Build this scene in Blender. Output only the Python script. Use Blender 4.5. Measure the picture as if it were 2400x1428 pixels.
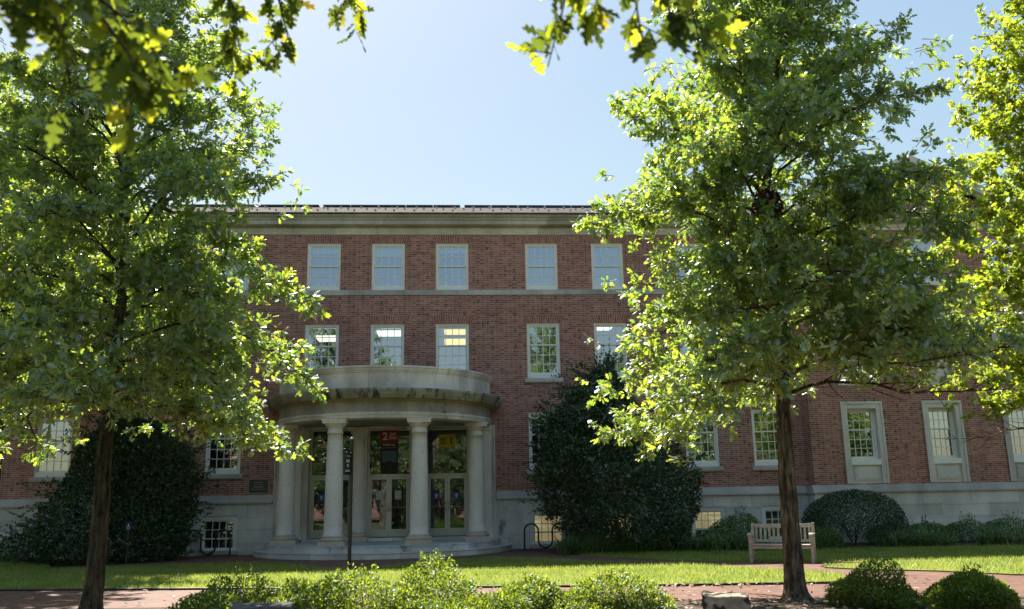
import bpy, math, random
import numpy as np
from mathutils import Matrix, Vector

for o in list(bpy.data.objects):
    bpy.data.objects.remove(o)
SC = bpy.context.scene
COL = SC.collection
R = math.radians

# ------------------------------------------------------------------ camera
YAW, PITCH, ROLL = 0.06304532, 0.21440358, -0.01784455
fw = Vector((math.sin(YAW)*math.cos(PITCH), math.cos(YAW)*math.cos(PITCH), math.sin(PITCH)))
rt = Vector((math.cos(YAW), -math.sin(YAW), 0)); up = rt.cross(fw)
r2 = math.cos(ROLL)*rt + math.sin(ROLL)*up; u2 = -math.sin(ROLL)*rt + math.cos(ROLL)*up
cd = bpy.data.cameras.new('camera'); cam = bpy.data.objects.new('camera', cd); COL.objects.link(cam)
M = Matrix((r2, u2, -fw)).transposed().to_4x4(); M.translation = (0, -30.9, 1.62)
cam.matrix_world = M
cd.sensor_width = 36; cd.lens = 31.5; cd.clip_start = 0.1; cd.clip_end = 3000
cd.dof.use_dof = True; cd.dof.focus_distance = 27; cd.dof.aperture_fstop = 2.2
SC.camera = cam

# ------------------------------------------------------------------ sky, sun, exposure
SUN_EL, SUN_AZ = 51.7, -19.0            # azimuth from +Y, positive towards +X
w = bpy.data.worlds.new("World"); SC.world = w; w.use_nodes = True
nt = w.node_tree; bg = nt.nodes['Background']
sky = nt.nodes.new('ShaderNodeTexSky'); sky.sky_type = 'NISHITA'; sky.sun_disc = False
sky.sun_elevation = R(SUN_EL); sky.sun_rotation = R(SUN_AZ)
sky.air_density = 1.7; sky.dust_density = 1.0; sky.ozone_density = 1.0; sky.altitude = 100
hs = nt.nodes.new('ShaderNodeHueSaturation'); hs.inputs['Saturation'].default_value = 1.7
gm = nt.nodes.new('ShaderNodeGamma'); gm.inputs[1].default_value = .50      # hazy, evened-out sky
nt.links.new(sky.outputs[0], gm.inputs[0]); nt.links.new(gm.outputs[0], hs.inputs['Color']); nt.links.new(hs.outputs[0], bg.inputs[0]); bg.inputs[1].default_value = 0.076
sd = bpy.data.lights.new('sun', 'SUN'); sun = bpy.data.objects.new('sun', sd); COL.objects.link(sun)
sd.energy = 3.2; sd.angle = R(0.53); sd.color = (1.0, 0.93, 0.82)
sdir = Vector((math.sin(R(SUN_AZ))*math.cos(R(SUN_EL)), math.cos(R(SUN_AZ))*math.cos(R(SUN_EL)), math.sin(R(SUN_EL))))
sun.rotation_euler = sdir.to_track_quat('Z', 'Y').to_euler(); sun.location = (-10, 30, 40)
vs = SC.view_settings; vs.view_transform = 'Standard'; vs.look = 'None'; vs.gamma = 1; vs.exposure = 2.2
cy = SC.cycles
cy.max_bounces = 7; cy.diffuse_bounces = 3; cy.glossy_bounces = 3; cy.transmission_bounces = 4; cy.transparent_max_bounces = 10
cy.caustics_reflective = False; cy.caustics_refractive = False; cy.sample_clamp_indirect = 6

# ------------------------------------------------------------------ helpers: objects
def props(o, label=None, cat=None, group=None, kind=None):
    if label: o['label'] = label
    if cat: o['category'] = cat
    if group: o['group'] = group
    if kind: o['kind'] = kind
    return o

def thing(name, label, cat, loc=(0, 0, 0), rz=0, group=None):
    o = bpy.data.objects.new(name, None); COL.objects.link(o)
    o.location = loc; o.rotation_euler = (0, 0, rz); o.empty_display_size = .2
    return props(o, label, cat, group)

def link(name, me, mats, parent=None, local=False):
    o = bpy.data.objects.new(name, me); COL.objects.link(o)
    for m in (mats if isinstance(mats, (list, tuple)) else [mats]):
        me.materials.append(m)
    if parent is not None:
        o.parent = parent
        if not local and parent.type == 'EMPTY':
            o.matrix_parent_inverse = (Matrix.Translation(parent.location) @ parent.rotation_euler.to_matrix().to_4x4()).inverted()
    return o

class MB:
    """collects geometry for one mesh"""
    def __init__(s): s.v = []; s.f = []; s.sm = []; s.mi = []
    def add(s, vs, fs, smooth=False, mi=0):
        n = len(s.v); s.v += [tuple(p) for p in vs]
        for f in fs:
            s.f.append([i+n for i in f]); s.sm.append(smooth); s.mi.append(mi)
    def box(s, x0, x1, y0, y1, z0, z1, mi=0):
        x0, x1 = min(x0, x1), max(x0, x1); y0, y1 = min(y0, y1), max(y0, y1); z0, z1 = min(z0, z1), max(z0, z1)
        s.add([(x0,y0,z0),(x1,y0,z0),(x1,y1,z0),(x0,y1,z0),(x0,y0,z1),(x1,y0,z1),(x1,y1,z1),(x0,y1,z1)],
              [(0,3,2,1),(4,5,6,7),(0,1,5,4),(1,2,6,5),(2,3,7,6),(3,0,4,7)], mi=mi)
    def obox(s, c, ax, ay, az):
        c, ax, ay, az = map(Vector, (c, ax, ay, az)); P = []
        for k in (-1, 1):
            for i, j in ((-1,-1),(1,-1),(1,1),(-1,1)): P.append(c+ax*i+ay*j+az*k)
        s.add(P, [(0,3,2,1),(4,5,6,7),(0,1,5,4),(1,2,6,5),(2,3,7,6),(3,0,4,7)])
    def quad(s, a, b, c, d, mi=0): s.add([a, b, c, d], [(0, 1, 2, 3)], mi=mi)
    def prism(s, poly, z0, z1):
        n = len(poly)
        s.add([(x, y, z0) for x, y in poly]+[(x, y, z1) for x, y in poly],
              [tuple(range(n-1, -1, -1)), tuple(range(n, 2*n))]+[(i, (i+1) % n, n+(i+1) % n, n+i) for i in range(n)])
    def extrude_x(s, prof, x0, x1):
        n = len(prof)
        s.add([(x0, y, z) for y, z in prof]+[(x1, y, z) for y, z in prof],
              [tuple(range(n)), tuple(range(2*n-1, n-1, -1))]+[(i, n+i, n+(i+1) % n, (i+1) % n) for i in range(n)])
    def revolve(s, prof, c=(0, 0), n=32, a0=0, a1=2*math.pi, smooth=True, close=False):
        """profile (r, z) turned about a vertical axis; close joins the last profile point to the first"""
        full = abs(a1-a0-2*math.pi) < 1e-6; m = len(prof); k = n if full else n+1; P = []
        for i in range(k):
            a = a0+(a1-a0)*i/n
            P += [(c[0]+r*math.cos(a), c[1]+r*math.sin(a), z) for r, z in prof]
        F = []
        for i in range(n):
            b = (i+1) % k
            for j in range(m if close else m-1):
                jj = (j+1) % m
                F.append((i*m+j, b*m+j, b*m+jj, i*m+jj))
        s.add(P, F, smooth)
        if close and not full:
            s.add(P[:m], [tuple(range(m))]); s.add(P[-m:], [tuple(range(m-1, -1, -1))])
    def tube(s, pts, rad, n=8, smooth=True, cap=True):
        pts = [Vector(p) for p in pts]; m = len(pts)
        if not hasattr(rad, '__len__'): rad = [rad]*m
        t = (pts[1]-pts[0]).normalized(); a = t.orthogonal().normalized(); P = []
        for i in range(m):
            t2 = (pts[min(i+1, m-1)]-pts[max(i-1, 0)]).normalized()
            a = (a-t2*a.dot(t2)).normalized(); b = t2.cross(a)
            for j in range(n):
                q = 2*math.pi*j/n
                P.append(pts[i]+(a*math.cos(q)+b*math.sin(q))*rad[i])
        F = [(i*n+j, i*n+(j+1) % n, (i+1)*n+(j+1) % n, (i+1)*n+j) for i in range(m-1) for j in range(n)]
        s.add(P, F, smooth)
        if cap: s.add(P[:n], [tuple(range(n-1, -1, -1))]); s.add(P[-n:], [tuple(range(n))])
    def mesh(s, name):
        me = bpy.data.meshes.new(name); me.from_pydata(s.v, [], s.f); me.update()
        me.polygons.foreach_set('use_smooth', s.sm); me.polygons.foreach_set('material_index', s.mi)
        return me
    def build(s, name, mats, parent=None, local=False, bevel=0):
        o = link(name, s.mesh(name), mats, parent, local)
        if bevel:
            md = o.modifiers.new('bevel', 'BEVEL'); md.width = bevel; md.segments = 2; md.limit_method = 'ANGLE'; md.angle_limit = R(40)
        return o

def wall_cells(mb, x0, x1, z0, z1, y, holes, depth=.3):
    """front face (facing -Y) with rectangular openings and their reveals"""
    xs = sorted({x0, x1} | {h[k] for h in holes for k in (0, 1) if x0 < h[k] < x1})
    zs = sorted({z0, z1} | {h[k] for h in holes for k in (2, 3) if z0 < h[k] < z1})
    for i in range(len(xs)-1):
        for j in range(len(zs)-1):
            cx, cz = (xs[i]+xs[i+1])/2, (zs[j]+zs[j+1])/2
            if any(h[0] < cx < h[1] and h[2] < cz < h[3] for h in holes): continue
            mb.quad((xs[i], y, zs[j]), (xs[i+1], y, zs[j]), (xs[i+1], y, zs[j+1]), (xs[i], y, zs[j+1]))
    for h in holes:
        a, b, c, d = max(h[0], x0), min(h[1], x1), max(h[2], z0), min(h[3], z1)
        if a >= b or c >= d: continue
        Y = y+depth
        if h[0] > x0: mb.quad((a, y, c), (a, y, d), (a, Y, d), (a, Y, c))
        if h[1] < x1: mb.quad((b, y, d), (b, y, c), (b, Y, c), (b, Y, d))
        if h[2] > z0: mb.quad((a, y, c), (a, Y, c), (b, Y, c), (b, y, c))
        if h[3] < z1: mb.quad((a, Y, d), (a, y, d), (b, y, d), (b, Y, d))

def tri_mesh(name, V, F, smooth=False):
    """mesh from numpy arrays, F of shape (n, k)"""
    me = bpy.data.meshes.new(name); n, k = F.shape
    me.vertices.add(len(V)); me.vertices.foreach_set('co', V.astype(np.float32).ravel())
    me.loops.add(n*k); me.loops.foreach_set('vertex_index', F.astype(np.int32).ravel())
    me.polygons.add(n); me.polygons.foreach_set('loop_start', np.arange(0, n*k, k, dtype=np.int32))
    if smooth: me.polygons.foreach_set('use_smooth', np.ones(n, dtype=bool))
    me.update(calc_edges=True); return me

def nrmz(a): return a/np.maximum(np.linalg.norm(a, axis=-1, keepdims=True), 1e-9)

# leaf templates: vertices (along, across, lift) and triangles
def lobed(half, mids, lift=.05):
    """a lobed leaf: half outline (along, across), midrib stations"""
    V = [(0, 0, 0)]+[(m, 0, 0) for m in mids]+[(1, 0, -.06)]
    spine = list(range(len(V))); sx = [v[0] for v in V]; T = []
    for sgn in (1, -1):
        ids = []
        for a, b in half:
            ids.append(len(V)); V.append((a, sgn*b, lift*b/.3-.10*a*a))
        chain = [0]+ids+[spine[-1]]; cx = [0]+[a for a, b in half]+[1]
        i = j = 0
        while i < len(chain)-1 or j < len(spine)-1:
            if j == len(spine)-1 or (i < len(chain)-1 and cx[i+1] <= sx[j+1]+.06):
                t = (spine[j], chain[i], chain[i+1]); i += 1
            else:
                t = (spine[j], chain[i], spine[j+1]); j += 1
            if len(set(t)) == 3: T.append(t if sgn < 0 else t[::-1])
    return np.array(V), np.array(T)
OAK = lobed([(.20,.16),(.30,.07),(.47,.29),(.56,.10),(.76,.24),(.82,.08)], (.3,.56,.82))
OAK_FINE = lobed([(.10,.03),(.20,.15),(.26,.17),(.31,.07),(.37,.11),(.42,.29),(.47,.27),(.52,.31),(.56,.12),(.64,.15),(.70,.27),(.75,.23),(.80,.24),(.82,.09),(.92,.09)],
                 (.18,.31,.44,.56,.70,.82,.92))
MAPLE = lobed([(.05,.22),(.22,.2),(.40,.46),(.46,.2),(.70,.22)], (.3,.6))
OVAL = (np.array([(0,0,0),(.35,.22,.05),(.75,.16,.02),(1,0,-.05),(.75,-.16,.02),(.35,-.22,.05)]), np.array([(0,1,5),(1,2,5),(2,4,5),(2,3,4)]))
SPUR = (np.array([(0,0,0),(.5,.26,.06),(1,0,-.04),(.5,-.26,.06)]), np.array([(0,1,2),(0,2,3)]))

def leaf_mesh(name, P, A, N, S, tpl):
    T, F = tpl; A = nrmz(A); N = nrmz(N-A*np.sum(N*A, 1, keepdims=True)); B = np.cross(N, A)
    V = (P[:, None, :] + S[:, None, None]*(T[None, :, 0:1]*A[:, None, :]+T[None, :, 1:2]*B[:, None, :]+T[None, :, 2:3]*N[:, None, :])).reshape(-1, 3)
    k = len(T); FF = (F[None]+k*np.arange(len(P))[:, None, None]).reshape(-1, 3)
    return tri_mesh(name, V, FF, True)

# ------------------------------------------------------------------ helpers: materials
class NB:
    def __init__(s, name):
        s.m = bpy.data.materials.new(name); s.m.use_nodes = True; s.t = s.m.node_tree; s.t.nodes.clear()
        s.out = s.t.nodes.new('ShaderNodeOutputMaterial')
    def n(s, typ, **kw):
        nd = s.t.nodes.new('ShaderNode'+typ)
        for k, v in kw.items():
            if k.startswith('_'): setattr(nd, k[1:], v)
            else: s.put(nd, k, v)
        return nd
    def put(s, nd, key, v):
        i = nd.inputs[int(key[1:])] if key[0] == 'i' and key[1:].isdigit() else nd.inputs[key.replace('__', ' ')]
        if hasattr(v, 'is_output'): s.t.links.new(v, i)
        else: i.default_value = (*v, 1) if isinstance(v, tuple) and len(v) == 3 and len(getattr(i, 'default_value', ())) == 4 else v
    def math(s, op, a, b=0.0, c=0.0): return s.n('Math', _operation=op, i0=a, i1=b, i2=c).outputs[0]
    def mix(s, f, a, b, mode='MIX'): return s.n('MixRGB', _blend_type=mode, i0=f, i1=a, i2=b).outputs[0]
    def ramp(s, f, stops, interp='LINEAR'):
        r = s.n('ValToRGB', i0=f); e = r.color_ramp; e.interpolation = interp
        while len(e.elements) < len(stops): e.elements.new(.5)
        for el, (p, c) in zip(e.elements, stops): el.position = p; el.color = (*c, 1) if len(c) == 3 else c
        return r.outputs[0]
    def pos(s): return s.n('NewGeometry').outputs['Position']
    def noise(s, scale, detail=3, vec=None, stretch=None, rough=.55):
        v = vec if vec is not None else s.pos()
        if stretch:
            v = s.n('VectorMath', _operation='MULTIPLY', i0=v, i1=stretch).outputs[0]
        return s.n('TexNoise', Vector=v, Scale=scale, Detail=detail, Roughness=rough).outputs[0]
    def bump(s, h, strength=.3, dist=.02): return s.n('Bump', Height=h, Strength=strength, Distance=dist).outputs[0]
    def pbr(s, col, rough=.6, bump=None, spec=.3, metal=0.0):
        p = s.n('BsdfPrincipled', Base__Color=col, Roughness=rough, Metallic=metal)
        p.inputs['Specular IOR Level'].default_value = spec
        if bump is not None: s.put(p, 'Normal', bump)
        s.t.links.new(p.outputs[0], s.out.inputs[0]); return s.m

def plain(name, col, rough=.5, var=.12, scale=6, spec=.3, metal=0.0, bump=0):
    b = NB(name); n = b.noise(scale, 4)
    c = b.mix(n, tuple(x*(1-var) for x in col), tuple(min(1, x*(1+var)) for x in col))
    return b.pbr(c, rough, b.bump(b.noise(scale*8, 3), bump) if bump else None, spec, metal)

def brick_mat(name, fan=None):
    b = NB(name); xyz = b.n('SeparateXYZ', i0=b.pos())
    u = b.math('ADD', xyz.outputs[0], xyz.outputs[1]); v = xyz.outputs[2]
    if fan is None:
        vr = b.math('DIVIDE', v, .0677); row = b.math('FLOOR', vr); fv = b.math('FRACT', vr)
        ur = b.math('ADD', b.math('DIVIDE', u, .323), b.math('MULTIPLY', b.math('FLOORED_MODULO', row, 2.0), .5))
        fu = b.math('FRACT', ur); isH = b.math('GREATER_THAN', fu, .672)
        idx = b.math('ADD', b.math('MULTIPLY', b.math('FLOOR', ur), 2.0), isH)
        j = b.math('MAXIMUM', b.math('LESS_THAN', fv, .14), b.math('MAXIMUM', b.math('LESS_THAN', fu, .030), b.math('LESS_THAN', b.math('ABSOLUTE', b.math('SUBTRACT', fu, .686)), .016)))
    else:
        p = b.n('TexCoord').outputs['Object']; q = b.n('SeparateXYZ', i0=p)
        k = b.math('DIVIDE', 1.0, b.math('ADD', 1.0, b.math('MULTIPLY', q.outputs[2], fan)))
        ur = b.math('DIVIDE', b.math('MULTIPLY', q.outputs[0], k), .074)
        fu = b.math('FRACT', ur); idx = b.math('FLOOR', ur); row = b.math('FLOOR', b.math('DIVIDE', b.math('ADD', q.outputs[2], b.math('MULTIPLY', b.math('FLOORED_MODULO', idx, 2.0), .09)), .18)); isH = 0.0
        j = b.math('LESS_THAN', fu, .14)
    wn = b.n('TexWhiteNoise', _noise_dimensions='2D', Vector=b.n('CombineXYZ', i0=idx, i1=row).outputs[0])
    r = wn.outputs['Value']
    c = b.ramp(r, [(0, (.23,.090,.074)), (.3, (.35,.140,.113)), (.7, (.42,.178,.140)), (1, (.50,.245,.19))])
    dark = b.math('MULTIPLY', isH, b.math('LESS_THAN', r, .055))
    c = b.mix(dark, c, (.07,.06,.058))
    big = b.noise(.55, 4); c = b.mix(.55, c, b.ramp(big, [(.3, (.55,.52,.52)), (.7, (1.1,1.06,1.04))]), 'MULTIPLY')
    st = b.noise(2.6, 4, stretch=(1, 1, .10)); c = b.mix(.5, c, b.ramp(st, [(.34, (.66,.63,.62)), (.6, (1.06,1.05,1.05))]), 'MULTIPLY')
    fine = b.noise(60, 2); c = b.mix(.3, c, b.ramp(fine, [(.3, (.6,.6,.6)), (.7, (1.2,1.2,1.2))]), 'MULTIPLY')
    mort = b.ramp(b.noise(1.7, 3), [(.3, (.44,.37,.32)), (.7, (.66,.57,.49))])
    eff = b.ramp(b.noise(.9, 4, stretch=(1, 1, .5)), [(.60, (0, 0, 0)), (.74, (.28,.28,.28))])
    c = b.mix(eff, c, (.36,.31,.28)); c = b.mix(j, c, mort)
    return b.pbr(c, .85, b.bump(b.math('SUBTRACT', 1.0, j), .35, .008), .15)

def stone_mat(name, base=(.58,.55,.51), block=1.5, course=None, stain=.5, streak=None, bluish=0):
    b = NB(name); p = b.pos(); xyz = b.n('SeparateXYZ', i0=p)
    u = b.math('ADD', xyz.outputs[0], xyz.outputs[1])
    row = b.math('FLOOR', b.math('DIVIDE', xyz.outputs[2], course)) if course else 0.0
    ub = b.math('DIVIDE', b.math('ADD', u, b.math('MULTIPLY', row, block*.37)), block)
    wn = b.n('TexWhiteNoise', _noise_dimensions='2D', Vector=b.n('CombineXYZ', i0=b.math('FLOOR', ub), i1=row).outputs[0]).outputs['Value']
    c = b.mix(wn, tuple(x*.84 for x in base), tuple(x*1.14 for x in base))
    n1 = b.noise(1.3, 5, stretch=(1, 1, .5)); c = b.mix(stain, c, b.ramp(n1, [(.32, (.55,.53,.50)), (.66, (1.12,1.1,1.08))]), 'MULTIPLY')
    n2 = b.noise(14, 4); c = b.mix(.35, c, b.ramp(n2, [(.3, (.72,.72,.72)), (.7, (1.15,1.15,1.15))]), 'MULTIPLY')
    jt = b.math('LESS_THAN', b.math('FRACT', ub), .012/block); c = b.mix(b.math('MULTIPLY', jt, .55), c, (.12,.11,.10))
    if streak:
        s = b.noise(streak[0], 4, stretch=(1, 1, streak[1]), rough=.65)
        f = b.ramp(s, [(streak[2], (0, 0, 0)), (streak[2]+.12, (1, 1, 1))]); c = b.mix(f, c, streak[3])
    return b.pbr(c, .8, b.bump(n2, .12, .01), .2)

def leaf_mat(name, stops, trans, tmix=.45, gloss=.35, spec=.09, fk=.30, patch=0):
    b = NB(name); g = b.n('NewGeometry'); r = g.outputs['Random Per Island']
    c = b.ramp(r, stops); ct = b.ramp(r, trans)
    if patch:
        pn = b.ramp(b.noise(patch, 5), [(.32, (.62,.72,.55)), (.5, (.95,.95,.95)), (.68, (1.12,1.02,.95))]); c = b.mix(1.0, c, pn, 'MULTIPLY'); ct = b.mix(1.0, ct, pn, 'MULTIPLY')
    d = b.n('BsdfDiffuse', Color=c).outputs[0]; t = b.n('BsdfTranslucent', Color=ct).outputs[0]
    m = b.n('MixShader', i0=tmix, i1=d, i2=t).outputs[0]
    gl = b.n('BsdfGlossy', Color=(.85,.92,1.0), Roughness=gloss).outputs[0]
    fr = b.n('Fresnel', IOR=1.4).outputs[0]
    f = b.math('MINIMUM', b.math('ADD', b.math('MULTIPLY', fr, fk), spec*.25), .25)
    o = b.n('MixShader', i0=f, i1=m, i2=gl).outputs[0]
    b.t.links.new(o, b.out.inputs[0]); return b.m

def glass_mat(name, refl=.30, tint=(.80,.84,.82)):
    b = NB(name)
    t = b.n('BsdfTransparent', Color=tint).outputs[0]; g = b.n('BsdfGlossy', Color=(.74,.86,1), Roughness=.0).outputs[0]
    n = b.bump(b.noise(1.1, 1), .006, .05); b.put(g.node, 'Normal', n)
    fr = b.n('Fresnel', IOR=1.5).outputs[0]
    o = b.n('MixShader', i0=b.math('MINIMUM', b.math('ADD', fr, refl), .9), i1=t, i2=g).outputs[0]
    b.t.links.new(o, b.out.inputs[0]); return b.m

def emit_mat(name, col, s):
    b = NB(name); e = b.n('Emission', Color=col, Strength=s).outputs[0]; b.t.links.new(e, b.out.inputs[0]); return b.m

def bark_mat(name, c0, c1, lichen=None):
    b = NB(name); p = b.pos()
    n = b.noise(17, 5, stretch=(1, 1, .13), rough=.7)
    m = b.noise(5, 3)
    c = b.ramp(b.math('ADD', b.math('MULTIPLY', n, .8), b.math('MULTIPLY', m, .2)), [(.38, tuple(x*.22 for x in c0)), (.50, c0), (.62, c1)])
    if lichen: c = b.mix(b.ramp(b.noise(22, 2), [(.68, (0, 0, 0)), (.72, (1, 1, 1))]), c, lichen)
    return b.pbr(c, .9, b.bump(n, 1.0, .07), .1)

BRICK = brick_mat('red_brick'); ARCH = brick_mat('arch_brick', fan=.62)
STONE = stone_mat('limestone'); PLINTH = stone_mat('plinth_limestone', (.66,.64,.635), 1.7, .42, .6, (1.1, .35, .64, (.16,.155,.145)))
CORN = stone_mat('cornice_limestone', (.52,.50,.46), 1.45, None, .7, (1.1, .9, .62, (.10,.10,.10)))
FRIEZE = stone_mat('frieze_limestone', (.66,.645,.61), 1.45, None, .5)
BELT = stone_mat('belt_limestone', (.48,.465,.455), 1.9, None, .6)
PORT = stone_mat('portico_limestone', (.72,.665,.635), 1.25, None, .85, (2.2, .35, .63, (.20,.185,.16)))
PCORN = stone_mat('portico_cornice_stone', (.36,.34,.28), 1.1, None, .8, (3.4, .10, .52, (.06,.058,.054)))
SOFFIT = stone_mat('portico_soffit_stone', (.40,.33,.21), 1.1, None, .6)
COLM = stone_mat('column_stone', (.74,.685,.66), 9.0, None, .35, (1.5, .3, .70, (.25,.235,.21)))
CBASE = stone_mat('column_base_stone', (.54,.48,.42), 9.0, None, .7)
STEP = stone_mat('step_stone', (.58,.585,.61), 1.15, None, .6, (2.2, .5, .60, (.13,.13,.125)))
WHITE = plain('window_paint', (.84,.82,.78), .5, .05)
ALU = plain('door_aluminium', (.58,.57,.49), .4, .05, spec=.4)
GLASS = glass_mat('window_glass', .36); DGLASS = glass_mat('door_glass', .12, (.75,.78,.74))
SLATE_B = NB('roof_slate'); _z = SLATE_B.n('TexBrick', Vector=SLATE_B.pos(), Scale=3.2, Color1=(.075,.068,.064), Color2=(.13,.115,.105), Mortar=(.03,.03,.03)); _z.inputs['Mortar Size'].default_value = .02
SLATE = SLATE_B.pbr(SLATE_B.mix(.6, _z.outputs[0], SLATE_B.ramp(SLATE_B.noise(3, 5), [(.3, (.6,.6,.6)), (.7, (1.2,1.15,1.1))]), 'MULTIPLY'), .95, None, .05)
PANEL = plain('solar_cell', (.012,.018,.05), .2, .2, spec=.6); DARKMETAL = plain('dark_metal', (.02,.02,.022), .4, .2, spec=.5)
BLACKPAINT = plain('black_paint', (.018,.018,.02), .35, .2, spec=.5)
INTER = plain('interior_wall', (.20,.19,.16), .9, .15); CEIL = plain('interior_ceiling', (.45,.44,.40), .9, .05)
TEAK = None

# ------------------------------------------------------------------ ground, paths, lawns
def sheet(name, poly, z, mat, thick=None, kind='structure'):
    mb = MB(); n = len(poly)
    if thick:
        mb.prism(poly, z-thick, z)
    else:
        mb.add([(x, y, z) for x, y in poly], [tuple(range(n))])
    o = mb.build(name, mat); props(o, kind=kind); return o

b = NB('soil'); SOIL = b.pbr(b.ramp(b.noise(1.2, 6), [(.3, (.055,.06,.025)), (.7, (.10,.11,.045))]), .95)
b = NB('mulch'); n = b.noise(28, 5); MULCH = b.pbr(b.ramp(n, [(.3, (.035,.026,.02)), (.55, (.10,.072,.055)), (.75, (.20,.15,.115))]), .95, b.bump(n, .9, .04))
b = NB('brick_paving'); _p = b.n('Mapping', Vector=b.pos()); _p.inputs['Rotation'].default_value = (0, 0, R(36)); 
_t = b.n('TexBrick', Vector=_p.outputs[0], Scale=1.0, Color1=(.19,.090,.058), Color2=(.11,.058,.046), Mortar=(.13,.105,.085)); _t.inputs['Brick Width'].default_value = .21; _t.inputs['Row Height'].default_value = .105; _t.inputs['Mortar Size'].default_value = .007; _t.inputs['Bias'].default_value = .0
c = b.mix(.5, _t.outputs[0], b.ramp(b.noise(1.5, 5), [(.3, (.65,.62,.62)), (.7, (1.25,1.2,1.2))]), 'MULTIPLY')
PAVE = b.pbr(c, .75, b.bump(_t.outputs[1], -.25, .01), .25)
b = NB('turf'); TURF = b.pbr(b.ramp(b.noise(3, 5), [(.3, (.12,.15,.035)), (.7, (.17,.20,.05))]), .95)
b = NB('asphalt'); ASPH = b.pbr(b.ramp(b.noise(30, 4), [(.3, (.04,.04,.042)), (.7, (.07,.07,.07))]), .9)

sheet('ground', [(-400, -400), (400, -400), (400, 400), (-400, 400)], 0, SOIL)
sheet('brick_path', [(-30, -7.6), (-30, -12.0), (-8.5, -14.9), (3.53, -16.3), (6.04, -16.5), (12, -17.1), (30, -19.2), (30, -15.0), (12.5, -14.9), (9.9, -12.6), (11.2, -13.8), (10.6, -4.2), (5.0, -2.9), (2.6, -2.0), (1.8, -.3), (-7.2, -.3), (-12.5, -2.4), (-30, -2.6)], .008, PAVE)
sheet('mulch_bed', [(-30, -12.0), (-8.5, -14.9), (3.53, -16.3), (6.04, -16.5), (12, -17.1), (30, -19.2), (30, -24), (0, -23.0), (-30, -22.0)], .012, MULCH)
sheet('planting_bed', [(1.9, -.1), (2.7, -2.2), (3.1, -3.6), (4.1, -3.8), (7, -3.9), (10.6, -4.4), (11.9, -3.6), (13.6, -4.3), (30, -5.2), (30, -.1)], .014, MULCH)
sheet('side_bed', [(-30, -.1), (-30, -2.6), (-12.3, -2.4), (-8.9, -1.7), (-8.7, -.1)], .014, MULCH)
sheet('street', [(-200, -46), (200, -46), (200, -54), (-200, -54)], .010, ASPH)
LAWNS = [[(-30, -7.2), (-13.2, -6.46), (-11.9, -6.0), (-10.7, -5.75), (-7.88, -5.0), (-6.06, -4.9), (-4.6, -5.6), (-3.75, -7.1), (-3.2, -8.05), (-2.5, -8.15), (-2.0, -7.6), (-1.66, -7.05), (-.33, -5.7), (1.05, -4.95), (2.02, -5.5), (3.2, -7.2), (4.34, -8.19), (5.1, -8.72), (6.12, -9.87), (7.07, -11.17), (7.75, -12.3), (7.5, -13.4), (6.95, -14.08), (3.51, -13.79), (-.59, -13.1), (-5.6, -12.19), (-9.19, -11.49), (-30, -8.9)],
         [(3.5, -4.2), (4.66, -6.0), (5.33, -7.15), (6.07, -7.75), (7.1, -8.2), (8.35, -8.9), (10.2, -9.6), (11, -4.3), (6.9, -3.9), (4.1, -3.8)],
         [(8.3, -10.1), (8.15, -10.6), (8.5, -11.1), (9.25, -11.7), (9.87, -12.1), (10.8, -13.3), (14, -14.6), (30, -14.9), (30, -5.2), (13.6, -4.3), (11.9, -3.6), (10.6, -4.4), (10.3, -9.7)],
         [(-30, -6.8), (-13.3, -6.1), (-12.0, -5.6), (-11.1, -5.3), (-11.2, -4.5), (-12.0, -2.9), (-13, -2.5), (-30, -2.6)]]
for L in LAWNS: sheet('lawn', L, .035, TURF, .03)
mb = MB()                                                     # dark metal edging along the near lawn edge
E = [(7.5, -13.4), (6.95, -14.08), (3.51, -13.79), (-.59, -13.1), (-5.6, -12.19), (-9.19, -11.49), (-30, -8.9)]
mb.tube([(x, y-.03, .03) for x, y in E], .022, 6)
props(mb.build('lawn_edging', DARKMETAL), 'dark metal edging strip along the near edge of the lawn', 'lawn edging')

def in_poly(P, poly):
    x, y = P[:, 0], P[:, 1]; r = np.zeros(len(P), bool); n = len(poly)
    for i in range(n):
        (x0, y0), (x1, y1) = poly[i], poly[(i+1) % n]
        c = ((y0 > y) != (y1 > y)) & (x < (x1-x0)*(y-y0)/((y1-y0) or 1e-9)+x0); r ^= c
    return r
GRASS = leaf_mat('grass_blade', [(0, (.15,.20,.03)), (.5, (.16,.225,.048)), (.85, (.21,.255,.07)), (1, (.36,.32,.13))], [(0, (.37,.50,.08)), (1, (.54,.60,.11))], .52, .5, .03, .15, .9)
rng = np.random.default_rng(7); gp = []
for L, dens in zip(LAWNS, (520, 420, 420, 350)):
    a = np.array(L); lo = np.maximum(a.min(0), (-14.5, -15.2)); hi = np.minimum(a.max(0), (17, -2))
    n = int(np.prod(hi-lo)*dens); p = lo+rng.random((n, 2))*(hi-lo); gp.append(p[in_poly(p, L)])
gp = np.concatenate(gp); n = len(gp); ph = rng.random(n)*6.283
hgt = .055+.04*rng.random(n)+.05*(rng.random(n) < .02); wd = .011+.006*rng.random(n)
base = np.c_[gp, np.full(n, .03)]; sd_ = np.c_[np.cos(ph), np.sin(ph), np.zeros(n)]*wd[:, None]
lean = np.c_[rng.normal(0, .35, (n, 2)), np.ones(n)]*hgt[:, None]
V = np.stack([base-sd_/2, base+sd_/2, base+lean], 1).reshape(-1, 3)
props(link('grass', tri_mesh('grass', V, np.arange(3*n).reshape(-1, 3)), GRASS), kind='stuff')

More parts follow.
